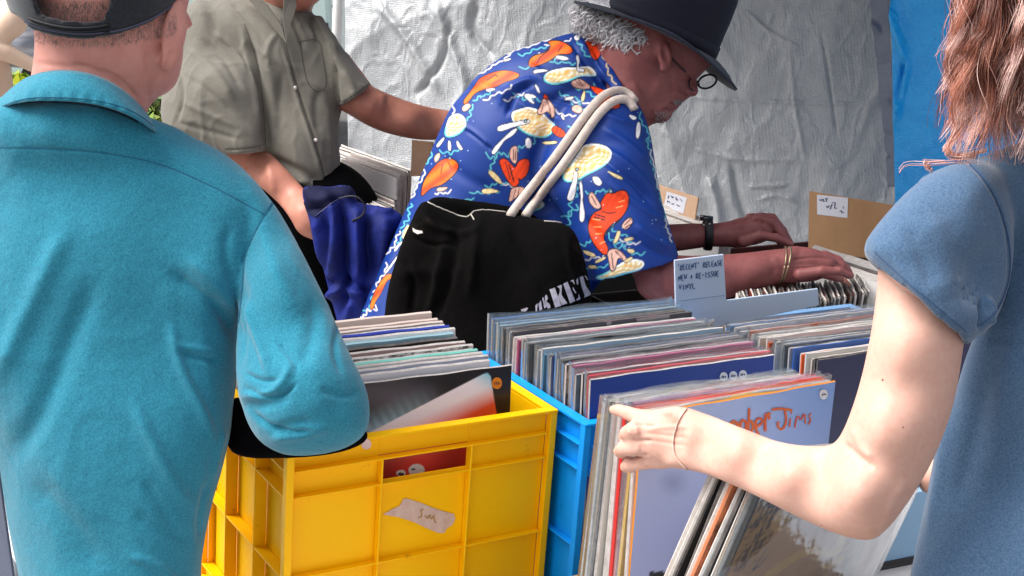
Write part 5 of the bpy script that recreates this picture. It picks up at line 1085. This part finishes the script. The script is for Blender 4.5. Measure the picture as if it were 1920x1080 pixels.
    legs(r,P(790,640,2.98),[np.array([*P(720,700,3.0)[:2],0]),np.array([*P(900,700,3.1)[:2],0])],mat('black_trousers','#060608',.95,spec=.05),r0=.12)
    return r,sh,body
HR,HSH,HBODY=hawaii()
# ---------- tote bag ----------
def tote():
    r=root('tote_bag',P(880,650,2.62),'worn black tote bag with cream rope handles and white letters, hanging at the hip','bag')
    cm=mat('black_canvas','#050404',.95,'#1a1714',10,mix=.5,contrast=2.6,spec=.08,bump=.8,bscale=500,bump2=.5,b2scale=40)
    g=G.px(690,345,1160,760,2.45,2.85,.004)
    ol=[(797,374),(840,395),(872,408),(892,392),(940,396),(1010,412),(1060,418),(1082,440),(1095,480),(1108,540),(1112,600),(1090,740),(730,740),(718,640),(722,560),(738,500),(762,432),(785,385)]
    g.add(g.infl(ol,[(900,500,2.655,60),(760,560,2.70,40),(1060,520,2.62,50),(850,400,2.67,30)],k=.95))
    back=g.infl([(800,368),(860,372),(940,382),(1000,398),(1020,420),(960,450),(850,440),(800,400)],[(900,410,2.70,14)],k=.8); g.add(back,.004)
    S=[([(785,400),(820,430),(870,440),(900,430)],8,.008),([(740,520),(800,500),(850,520)],14,.006),([(860,420),(850,500),(815,600)],9,-.009),([(835,440),(825,520),(800,600)],9,.008),([(900,400),(890,470),(880,560)],10,.007),([(960,410),(980,480),(1040,560)],12,-.006),([(770,440),(800,460),(850,458)],5,-.006),([(1060,440),(1070,500),(1090,560)],8,.006),([(750,480),(780,520),(770,600)],7,-.006)]
    o=g.mesh('sack',cm,r,sub=1,smooth=2,disp=strokes(S,lambda u,v,W:.002*snoise(W,28,61)+.001*snoise(W,70,62)))
    bv=bvh(o); rm=mat('frayed_thread','#b8b2aa',.9)
    b=MB()
    for pts in ([(797,376),(815,386),(845,398),(872,409),(884,402),(893,393),(925,393),(950,397)],[(884,402),(890,412)],[(1020,415),(1050,417),(1062,420)]):
        pp=[h_[0] for h_ in (hit(bv,u,v+1,.0015) for u,v in resample(chaikin(pts,2,False),30)) if h_ is not None]
        if len(pp)>3: MB().tube([p+np.array([0,0,random.uniform(-.0006,.0006)]) for p in pp],.0013,5).build('frayed_rim',rm,r,True)
    q=decal(bv,[(774,427),(780,431),(792,433),(793,437),(783,439),(775,434)],3); q and MB().add(*q).build('hole',mat('lining_white','#c8c4c0',.9),r)
    Zp=lambda L:[(960+x*.1296,480+y*.1296) for x,y in L]; b=MB()
    for l in ([(545,482),(622,456),(712,718),(625,745)],[(650,442),(715,415),(722,430),(692,462),(715,560),(800,682),(722,712),(668,590),(690,520),(690,470)],[(740,402),(802,370),(912,650),(838,685)],[(842,362),(888,340),(912,410),(895,400),(880,372)],[(880,445),(930,530),(915,540),(880,480)],[(960,540),(985,620),(932,645),(930,625),(958,600)],[(925,350),(948,318),(955,410),(940,412)],[(970,305),(1018,290),(1060,430),(1105,560),(1132,545),(1125,565),(1035,602),(1045,575),(1000,450)],[(1042,290),(1062,285),(1092,350),(1085,352)],
              [(440,615),(452,590),(500,735),(470,760)],[(478,575),(500,560),(522,610),(500,660),(545,690),(562,745),(520,760),(480,690)],[(340,715),(375,680),(362,800),(345,800)],[(385,690),(420,640),(440,770),(400,790)],[(130,775),(225,742),(235,760),(200,800),(140,800)]):
        q=decal(bv,Zp(l),4,.0012); q and b.add(*q)
    b.build('lettering',mat('white_print','#b9b6c4',.8,'#6a6872',90,mix=.8),r)
    bs=bvh([HSH,o])
    rp=mat('cotton_rope','#d8cac0',.85,'#bfae a4'.replace(' ',''),120,bump=.9,bscale=500,stretch=(1,1,1))
    def lift(pts,rr_):
        out=[]
        for u,v in resample(chaikin(pts,3,False),46):
            h=hit(bs,u,v,0); out.append(None if h is None else h[0]+(CAM-h[0])/np.linalg.norm(CAM-h[0])*rr_*1.05)
        k=[i for i,x in enumerate(out) if x is not None]; arr=np.array([out[i] for i in k]); 
        d=w2c(arr)[:,2]; 
        for _ in range(6): d[1:-1]=np.minimum(d[1:-1],(d[:-2]+d[2:])/2*.5+d[1:-1]*.5) if False else (d[:-2]+d[2:]+2*d[1:-1])/4
        dd=np.minimum(d,w2c(arr)[:,2]+.004); pc=w2c(arr); return c2w(pc*(dd/pc[:,2])[:,None])
    for pts in ([(958,402),(975,378),(1010,335),(1045,290),(1080,240),(1110,200),(1135,176),(1160,168),(1180,176),(1190,190)],[(985,405),(1000,384),(1035,338),(1070,290),(1100,245),(1125,210),(1148,190),(1168,184),(1182,192),(1190,206)]):
        MB().tube(lift(pts,.0085),.0085,12).build('handle',rp,r,True)
tote()
# ---------- girl ----------
def girl():
    r=root('person',(*P(1950,900,1.5)[:2],0),'person with wavy red brown hair in a blue t-shirt, reaching to hold records','person')
    sk=skin('skin_pale','#e6bcaa','#d8a08e',.66,.16,95)
    g=G.px(1130,420,1900,1060,1.30,1.86,.003)
    ol=[(1640,430),(1648,500),(1638,600),(1622,680),(1602,755),(1574,826),(1545,839),(1470,832),(1405,808),(1345,783),(1300,768),(1268,760),(1240,768),(1240,872),(1275,878),(1310,885),(1345,897),(1400,921),(1480,962),(1560,1000),(1622,1016),(1652,1006),(1695,955),(1742,880),(1777,800),(1797,720),(1808,640),(1830,520),(1820,430)]
    g.add(g.infl(ol,[(1740,450,1.47,66),(1730,510,1.455,76),(1765,560,1.455,78),(1710,650,1.44,84),(1680,800,1.44,80),(1630,920,1.45,80),(1500,890,1.52,68),(1400,850,1.59,58),(1300,820,1.655,52),(1260,820,1.68,48)],k=.9,blur=22))
    # hand
    h=lambda u,v,t,r_:(u,v,t,r_)
    for k in ([h(1290,800,1.665,28),h(1240,792,1.68,24),h(1205,788,1.69,17)],[h(1290,815,1.66,32),h(1235,810,1.672,28),h(1190,808,1.68,18)],[h(1290,832,1.66,32),h(1235,835,1.675,26),h(1192,838,1.685,17)],[h(1290,845,1.665,28),h(1240,858,1.685,20),h(1205,866,1.70,15)]): g.add(g.chain(k,.006,.85),.010)
    g.add(g.chain([h(1207,785,1.69,17),h(1178,775,1.705,13.5),h(1160,769,1.72,11.5),h(1149,768,1.735,9.5)],.002),.003)
    g.add(g.chain([h(1192,805,1.675,17.5),h(1176,812,1.69,14.5),h(1172,818,1.725,12.5),h(1186,820,1.755,10.5)],.002),.0025)
    g.add(g.chain([h(1194,838,1.685,17),h(1170,841,1.70,15),h(1163,846,1.73,13),h(1178,850,1.755,10.5)],.002),.0025)
    g.add(g.chain([h(1206,866,1.70,15),h(1182,871,1.715,14),h(1174,875,1.738,12),h(1188,878,1.76,9.5)],.002),.0025)
    g.add(g.chain([h(1265,795,1.70,20),h(1235,785,1.73,15),h(1212,779,1.76,12),h(1196,776,1.785,10)],.003),.006)
    S=[([(1200,776),(1196,790)],2,-.0012),([(1180,769),(1178,782)],1.8,-.0008),([(1208,778),(1212,790)],4,.0014),([(1192,800),(1196,814)],4,.0016),([(1196,830),(1198,846)],4,.0014),([(1208,860),(1212,874)],4,.0012),([(1295,800),(1250,800),(1212,806)],4,.0012),([(1290,822),(1240,815),(1205,812)],3,-.0010),([(1290,838),(1240,828),(1205,825)],3,-.0008),([(1185,825),(1200,826),(1222,826)],3,-.0022),([(1178,858),(1195,856),(1215,852)],3,-.0024),([(1190,795),(1210,797),(1230,799)],3,-.0018),([(1178,806),(1182,814)],3,.001),([(1582,830),(1600,850),(1640,880)],7,-.003),([(1600,800),(1612,840),(1640,860)],8,.002),([(1650,990),(1680,930),(1700,900)],10,.002),([(1268,780),(1275,820),(1280,860)],6,-.0015),([(1215,792),(1208,800)],4,.0008),([(1240,775),(1262,772)],6,.002)]
    body=g.mesh('body',sk,r,sub=1,smooth=3,disp=strokes(S,lambda u,v,W:.0003*snoise(W,60,71)))
    # trunk, neck, head (outside the picture) and the other forearm
    g=G.px(1690,-420,2450,1100,1.2,1.95,.012)
    g.add(g.chain([(2010,-60,1.47,140),(2030,160,1.52,80),(2050,340,1.60,60),(2050,700,1.60,110),(2050,1000,1.57,120)],fl=.5)); g.add(g.ell((2000,-190,1.45),(150,185,.10)),.02); g.add(g.chain([(2060,400,1.62,34),(1900,470,1.58,34),(1800,480,1.49,50),(1735,500,1.44,80)]),.03)
    g.add(g.chain([(1860,-120,1.52,16),(1840,-90,1.54,14)]),.02); g.add(g.chain([(2060,400,1.57,60),(2160,640,1.62,70),(2020,900,1.74,58)]),.02)
    a=g.mesh('a',sk,r,smooth=2); join(body,a)
    g=G.px(1660,820,2060,1000,1.5,1.95,.005); g.add(g.chain([(2030,900,1.75,60),(1830,905,1.78,42),(1755,890,1.80,30)])); 
    for k in range(4): g.add(g.chain([(1762,872+k*11,1.80,10),(1738,872+k*12,1.80,9),(1732,884+k*11,1.82,8)]),.006)
    g.add(g.chain([(1775,905,1.79,11),(1745,925,1.80,9)]),.006)
    a=g.mesh('a',sk,r,smooth=2); join(body,a)
    # t-shirt
    g=G.px(1590,210,2400,1330,1.25,1.75,.0045)
    tor=[(1700,345),(1760,315),(1810,300),(1865,285),(1920,262),(1990,240),(2120,260),(2230,320),(2300,420),(2290,700),(2280,1340),(1680,1340),(1690,1180),(1703,1090),(1722,1000),(1737,930),(1748,870),(1763,815),(1787,750),(1803,690),(1822,640),(1838,590),(1840,500),(1800,420)]
    g.add(g.infl(tor,[(1900,500,1.54,130),(2050,600,1.54,190),(1850,900,1.56,130),(2050,1000,1.54,190),(1850,330,1.48,70),(2000,320,1.5,110)],k=.8))
    slv=[(1700,650),(1655,556),(1632,505),(1613,463),(1650,413),(1690,368),(1732,334),(1772,310),(1830,296),(1880,320),(1900,400),(1902,500),(1880,580),(1850,625),(1815,640),(1790,730)]
    d=g.infl(slv,[(1800,420,1.45,110),(1690,450,1.44,100),(1720,560,1.435,102),(1780,620,1.44,100),(1850,520,1.47,92)],k=.9,blur=5)
    hem=g.cut((1613,463),(1817,640),c=160,t0=1.385); hem=hem  # keeps the upper side
    inner=d+.010; dd=np.maximum(d,hem); g.add(dd,.010)
    hol=np.maximum(inner,-(hem+.05)); hol=np.maximum(hol,-( (g.U-1600)*0+1) ); hol=np.maximum(hol,g.cut((1840,560),(1800,350))*-1*-1*0-1+0*g.U) if False else hol
    keep=((g.U-1845)*g.Z/F).astype(np.float32); g.sub(np.maximum(hol,keep))
    S=[([(1812,303),(1850,340),(1880,400),(1895,470),(1892,530),(1870,585),(1835,612)],3,-.003),([(1805,310),(1842,345),(1870,400),(1884,470)],6,.0018),([(1838,560),(1846,590),(1838,625)],6,-.007),([(1848,555),(1862,580),(1855,610)],6,.006),([(1670,480),(1710,530),(1760,590),(1805,622)],8,.0025),([(1740,400),(1770,470),(1790,560)],26,.005),([(1700,420),(1730,480),(1750,540)],14,-.003),
       ([(1780,760),(1765,860),(1740,1000)],10,.004),([(1850,700),(1830,820),(1790,960)],26,-.006),([(1900,620),(1880,760),(1850,900)],24,.006),([(1850,640),(1900,650),(1930,640)],10,-.004),([(1628,470),(1680,520),(1750,580),(1808,628)],2.5,-.0012)]
    fab=mat('blue_melange','#65829f',.95,'#38557a',480,mix=.9,det=2,spec=.1,gain=.76,bump=.5,bscale=900,sheen=.35)
    sh=g.mesh('t_shirt',fab,r,sub=1,smooth=3,disp=strokes(S,lambda u,v,W:.0012*snoise(W,22,73)+.0006*snoise(W,60,74)))
    th_=mat('blue_thread','#31507c',.9)
    seams(sh,sh,[[(1812,303),(1850,340),(1880,400),(1895,470),(1892,530),(1870,585),(1838,610)],[(1912,268),(1935,300),(1930,350)]],2,th_)
    seams(sh,sh,[[(1640,472),(1700,528),(1760,578),(1812,622)]],1.2,th_)
    # bracelet
    bvb=bvh(body); pts=[(1292,762),(1283,772),(1272,790),(1264,812),(1262,835),(1266,855),(1276,868),(1292,882)]; pp=[h_[0] for h_ in (hit(bvb,u,v,.0012) for u,v in resample(chaikin(pts,2,False),40)) if h_ is not None]
    MB().tube(pp,.0011,6).build('bracelet',mat('fine_chain','#f4ddd0',.4,'#c99c88',400,mix=1),r,True)
    b=MB()
    for (u,v,s) in ((1655,712,.0011),(1693,801,.0008),(1540,985,.0007)):
        h_=hit(bvb,u,v,-.0002); 
        if h_: b.tube([h_[0],h_[0]+h_[1]*.0005],s,8)
    b.build('mole',mat('mole_brown','#8a5546',.6),r,True)
    # hair
    gg=np.random.default_rng(12); V=[];Q=[];C_=[]; nb=0; pal=[lin(x) for x in ('#6a3a2c','#9c5c48','#bc765e','#cc907c','#e0b0a4','#ecc8be','#7c4838')]
    def strand(P0,w0,col):
        nonlocal nb
        v_,q_=tube(P0,w0,3); V.append(v_); Q.append(q_+nb); nb+=len(v_); C_.append(np.repeat(np.array([col]),len(v_),0))
    ncl=210
    for c in range(ncl):
        x0=gg.uniform(1806,2080); yend=gg.uniform(120,312) if x0>1840 else gg.uniform(120,296); t0=gg.uniform(1.33,1.50); amp=gg.uniform(7,20); fr=gg.uniform(1.6,3.2); ph=gg.uniform(0,6.28); drift=gg.uniform(-26,12)+(-14 if x0<1850 else 0); ns=46; n=20; curl=gg.uniform(0,1)
        ys=np.linspace(-190,yend,n); s=np.linspace(0,1,n)
        cx=x0-10+amp*np.sin(ph+fr*6.28*s)*np.clip(s*1.4,0,1)+drift*s**3; cx=cx+ (x0-1990)*-.10*(1-s)
        ct=t0+.018*np.cos(ph+fr*6.28*s)*np.clip(s*1.4,0,1)
        base=gg.integers(0,len(pal))
        for k in range(ns):
            ou=gg.normal()*9; ot=gg.normal()*.008; w=(1-.55*s**2); end=n-int(gg.integers(0,5)); fly=gg.normal()*5*s**2
            u=cx+ou*w+fly+1.4*np.sin(s*23+k); tt=ct+ot*w; vv=ys+gg.normal()*3
            pts=np.array([P(a,b_,c_) for a,b_,c_ in zip(u[:end],vv[:end],tt[:end])]); col=np.array(pal[(base+int(gg.integers(0,2)))%len(pal)])*gg.uniform(.8,1.25); strand(pts,np.linspace(.0004,.00016,len(pts)),col)
    for k in range(150): # flyaways
        x0=gg.uniform(1800,1990); n=18; s=np.linspace(0,1,n); y0=gg.uniform(-100,180); L=gg.uniform(100,220); ye=min(y0+L,310); dx=gg.uniform(-55,35); ph=gg.uniform(0,6)
        u=x0+dx*s**1.6+8*np.sin(ph+s*7); v=y0+(ye-y0)*s; t=gg.uniform(1.32,1.42)+.01*np.sin(ph+s*5); pts=np.array([P(a,b_,t_) for a,b_,t_ in zip(u,v,t)]); strand(pts,.00022,np.array(pal[int(gg.integers(2,6))]))
    for pts in ([(1812,200),(1790,245),(1770,285),(1790,296),(1830,292)],[(1820,215),(1792,255),(1775,284),(1800,290),(1850,280)],[(1800,225),(1785,262),(1768,282)],[(1830,300),(1790,302),(1740,306),(1695,304),(1685,320)],[(1828,302),(1780,305),(1730,303)],[(1740,303),(1735,312),(1748,320)]):
        for k in range(16 if pts[0][0]<1825 else 3):
            j=gg.normal(size=2)*[4,3]; p=resample(chaikin(pts,3,False),22); pp=np.array([P(a+j[0]*(1-i/26),b_+j[1],1.36+.01*gg.normal()*0+.006*math.sin(i*.4+k)) for i,(a,b_) in enumerate(p)]); strand(pp,.0003,np.array(pal[int(gg.integers(2,6))]))
    hm=mat('red_brown_hair','#ffffff',.42,attr='Col',spec=.7); mkmesh('hair',np.vstack(V),np.vstack(Q),hm,r,True,cols=np.vstack(C_))
    g=G.px(1790,-440,2400,230,1.25,1.8,.01); g.add(g.ell((2010,-190,1.46),(172,205,.118))); g.add(g.chain([(2000,-100,1.50,150),(2010,120,1.50,120)],fl=.5),.03); g.D=np.maximum(g.D,-((g.U-1850)*g.Z/F).astype(np.float32)); g.mesh('under_hair',mat('dark_hair','#3c1c14',.8,'#5e3022',60),r,smooth=2)
    legs(r,P(2060,1420,1.60),[np.array([*P(1950,1300,1.54)[:2],0]),np.array([*P(2090,1300,1.6)[:2],0])],mat('denim','#2b3c5c',.9))
girl()
# ---------- person far left ----------
def bgp():
    r=root('person',(*P(10,200,3.6)[:2],0),'person with bare pale arms and a grey striped top at the far left edge','person')
    sk=skin('skin_light','#f6dcc4','#efc8ac',.5,.1)
    g=G.px(-260,-330,120,420,3.2,3.9,.007)
    g.add(g.ell((-70,-130,3.55),(75,100,.1))); g.add(g.chain([(-70,-60,3.55,45),(-60,60,3.58,70),(-55,240,3.6,85)]),.03)
    g.add(g.chain([(30,-70,3.50,34),(42,-10,3.48,32),(20,40,3.45,30),(-10,72,3.44,24)]),.01); g.add(g.chain([(-30,84,3.42,18),(10,98,3.44,17),(60,122,3.47,13),(95,132,3.48,11)]),.004)
    g.add(g.chain([(-60,-20,3.55,50),(30,-70,3.52,34)]),.02)
    for k in range(4): g.add(g.chain([(95,124+k*6,3.48,6),(112,128+k*7,3.49,5)]),.004)
    g.mesh('body',sk,r,smooth=2)
    g=G.px(-200,-60,140,420,3.4,3.85,.006); g.add(g.infl([(-140,10),(-20,20),(40,40),(75,60),(80,100),(60,130),(20,125),(-150,120)],[(0,200,3.63,90)],k=1)); g.mesh('striped_top',mat('grey_stripes','#9aa3b4',.9,'#e6e8ee',3,mix=.3,stretch=(1,1,14)),r,smooth=2)
    g=G.px(-200,-330,40,60,3.3,3.8,.008); g.add(g.ell((-80,-150,3.57),(88,110,.115))); g.D=np.maximum(g.D,sdcurve(g,[(-300,60),(-110,0),(-60,-150),(40,-190)])); g.mesh('hair',mat('brown_hair','#5a4232',.8,'#7a5c48',60),r,smooth=2)
    legs(r,P(-40,420,3.62),[np.array([*P(-80,500,3.6)[:2],0]),np.array([*P(10,500,3.7)[:2],0])],mat('white_trousers','#eceae6',.9))
bgp()
# ---------- sign card ----------
def sign():
    fr=[(1265,488),(1357,477),(1362,563),(1534,541),(1536,573),(1350,612),(1268,612)]
    c=P(1265,488,2.40); d=P(1534,541,2.53)-c; n=nz(np.cross(d,[0,0,1])); 
    if n@(CAM-c)<0: n=-n
    def on(u,v): dr=R@np.array([(u-960)/F,(v-540)/F,1]); return CAM+dr*(((c-CAM)@n)/(dr@n))
    r=root('sign_card',on(1350,612),'pale L shaped record divider card with handwriting, standing behind the blue crate','sign')
    p=np.array([on(*q) for q in fr]); V=np.vstack([p,p-n*.004]); k=len(fr); MB().add(V,[tuple(range(k)),tuple(range(2*k-1,k-1,-1))]+[(i,k+i,k+(i+1)%k,(i+1)%k) for i in range(k)]).build('board',mat('white_card','#c6d2e6',.6,'#b4c6dc',6,mix=1),r,bevel=.0012)
    GL={'R':[[(0,1),(0,0),(.8,.05),(.8,.45),(0,.5),(.9,1)]],'E':[[(.8,0),(0,0),(0,1),(.85,1)],[(0,.5),(.6,.5)]],'C':[[(.85,.1),(.3,0),(0,.5),(.3,1),(.85,.95)]],'N':[[(0,1),(0,0),(.8,1),(.8,0)]],'T':[[(0,0),(1,0)],[(.5,0),(.5,1)]],'L':[[(0,0),(0,1),(.8,.95)]],'A':[[(0,1),(.4,0),(.85,1)],[(.15,.65),(.7,.65)]],'S':[[(.8,.05),(.1,.1),(.1,.45),(.8,.55),(.75,.95),(0,1)]],
        'W':[[(0,0),(.25,1),(.5,.3),(.75,1),(1,0)]],'+':[[(.1,.5),(.9,.5)],[(.5,.15),(.5,.85)]],'-':[[(.1,.5),(.8,.5)]],'I':[[(.4,0),(.4,1)]],'U':[[(0,0),(.05,.9),(.7,1),(.8,0)]],'V':[[(0,0),(.4,1),(.8,0)]],'Y':[[(0,0),(.4,.5),(.85,0)],[(.4,.5),(.35,1)]],"'":[[(.5,-.15),(.3,.15)]],' ':[]}
    L=[]
    for txt,x0,y0,cw,ch in (("'RECENT' RELEASE",1270,497,5.35,10),("NEW + RE-ISSUE",1272,516,5.5,10),("VINYL",1273,534,6.4,10)):
        for i,chh in enumerate(txt):
            for st_ in GL[chh]: L.append([(x0+(i+a_*.78)*cw+.0, y0+b_*ch-(i+a_)*cw*.115+.6*math.sin(i*2.1)) for a_,b_ in st_])
    ink=mat('blue_ink','#3a5a86',.6); b=MB()
    for s in L: b.tube([on(u,v)+n*.0006 for u,v in chaikin(s,1,False)],.0008,4)
    b.build('handwriting',ink,r)
    b=MB(); b.tube([on(1267,565)+n*.0002,on(1359,553)+n*.0002],.0007,4); b.build('crease',mat('card_crease','#8a9cb4',.8),r)
sign()
# ---------- writing & stickers ----------
def sticker(bv,u,v,ru,rv,col,name,parent,ink=None,off=.0012):
    q=decal(bv,[(u+ru*math.cos(a),v+rv*math.sin(a)) for a in np.linspace(0,2*math.pi,25)[:-1]],6,off)
    if not q: return
    o=MB().add(*q).build(name,mat('sticker_'+col.strip('#'),col,.6),parent,True)
    if ink:
        b=MB()
        for s in ink: 
            k=ribbon(bv,[(u+x*ru,v+y*rv) for x,y in s],1.3,'','',None,off+.0006)
            if k: b.add(np.vstack(k.V),k.Q)
        if b.V: b.build('price_writing',mat('sticker_ink','#23304a',.7),o)
    return o
PR=[[(-.5,-.25),(-.5,.3)],[(-.25,-.25),(-.05,-.2),(-.2,.25)],[(.1,-.2),(.35,-.25),(.3,.25),(.1,.2)],[(.45,0),(.6,0)]]
bj=bvh(JIM); jp=JIM.parent if JIM.parent else JIM
sticker(bj,1543,739,8,9.5,'#f2f2f4','price_sticker',jp,[[(-.45,-.1),(-.2,-.2),(-.4,.25)],[(0,-.2),(.1,.2),(.25,-.2)],[(.4,-.1),(.5,.1)]])
red=mat('red_brush','#d8402c',.5,'#e8782a',40); b=MB()
for s,w in (([(1366,800),(1372,790),(1380,789),(1384,806)],5),([(1386,808),(1388,788),(1396,786),(1402,806)],4),([(1402,806),(1404,765)],3.5),([(1403,790),(1396,800),(1401,812),(1412,806),(1410,790),(1403,788)],4),([(1417,800),(1430,792),(1426,782),(1416,786),(1415,804),(1424,818)],3.5),([(1420,818),(1428,836)],3),([(1434,808),(1433,780),(1442,776),(1441,786)],4),([(1432,778),(1444,774)],3.5),
    ([(1446,768),(1462,765),(1484,769)],3.5),([(1470,768),(1474,785),(1470,802),(1462,806),(1456,798),(1459,790)],3.2),([(1481,784),(1479,800)],2.2),([(1482,772),(1483,775)],2.4),([(1489,802),(1495,772),(1500,793),(1508,768),(1509,794)],2.0),([(1520,774),(1514,782),(1521,786),(1514,796)],2.0)):
    q=ribbon(bj,s,w*1.35,'','',None,.0012); 
    if q: b.add(np.vstack(q.V),q.Q)
b.build('brush_lettering',red,jp,True)
bb=bvh(BLUEFRONT); bp_=BLUEFRONT.parent or BLUEFRONT
for x,y in ((1356,706),(1374,704),(1392,702)): sticker(bb,x,y,7.5,8.5,'#f0f0f4','price_sticker',bp_,PR)
by=bvh(BEAM); yp=BEAM.parent or BEAM
sticker(by,931,718,9.5,11,'#f09018','price_sticker',yp,PR)
bc2=bvh(ycb); sticker(bc2,686,832,9.5,10,'#ecd2d0','round_sticker',yc)
tp=decal(bc2,[(717,964),(735,954),(749,948),(755,935),(762,934),(790,943),(812,952),(830,958),(850,963),(853,972),(847,984),(838,990),(832,998),(822,999),(800,990),(775,978),(750,970),(735,967)],4,.0011)
if tp:
    Vt,Qt=tp; to=MB().add(Vt+ (np.sin(Vt[:,0]*300)+np.sin(Vt[:,2]*420))[:,None]*np.array([0,-.0002,0]),Qt).build('masking_tape',mat('tape_paper','#ead0c0',.45,'#d2aa98',110,mix=.9,bump=.8,bscale=120),None,True); tag(to,'torn strip of masking tape with yellow handwriting on the yellow crate','tape')
    b=MB(); bt_=bvh([to])
    for s in ([(793,954),(785,960),(792,962),(789,971),(784,970)],[(796,966),(800,974),(804,963),(803,972)],[(806,964),(806,976),(812,968)],[(813,966),(814,980),(817,980)]):
        q=ribbon(bt_,s,2,'','',None,.0008); q and b.add(np.vstack(q.V),q.Q)
    if b.V: b.build('handwriting',mat('marker_yellow','#b98a1c',.6),to)
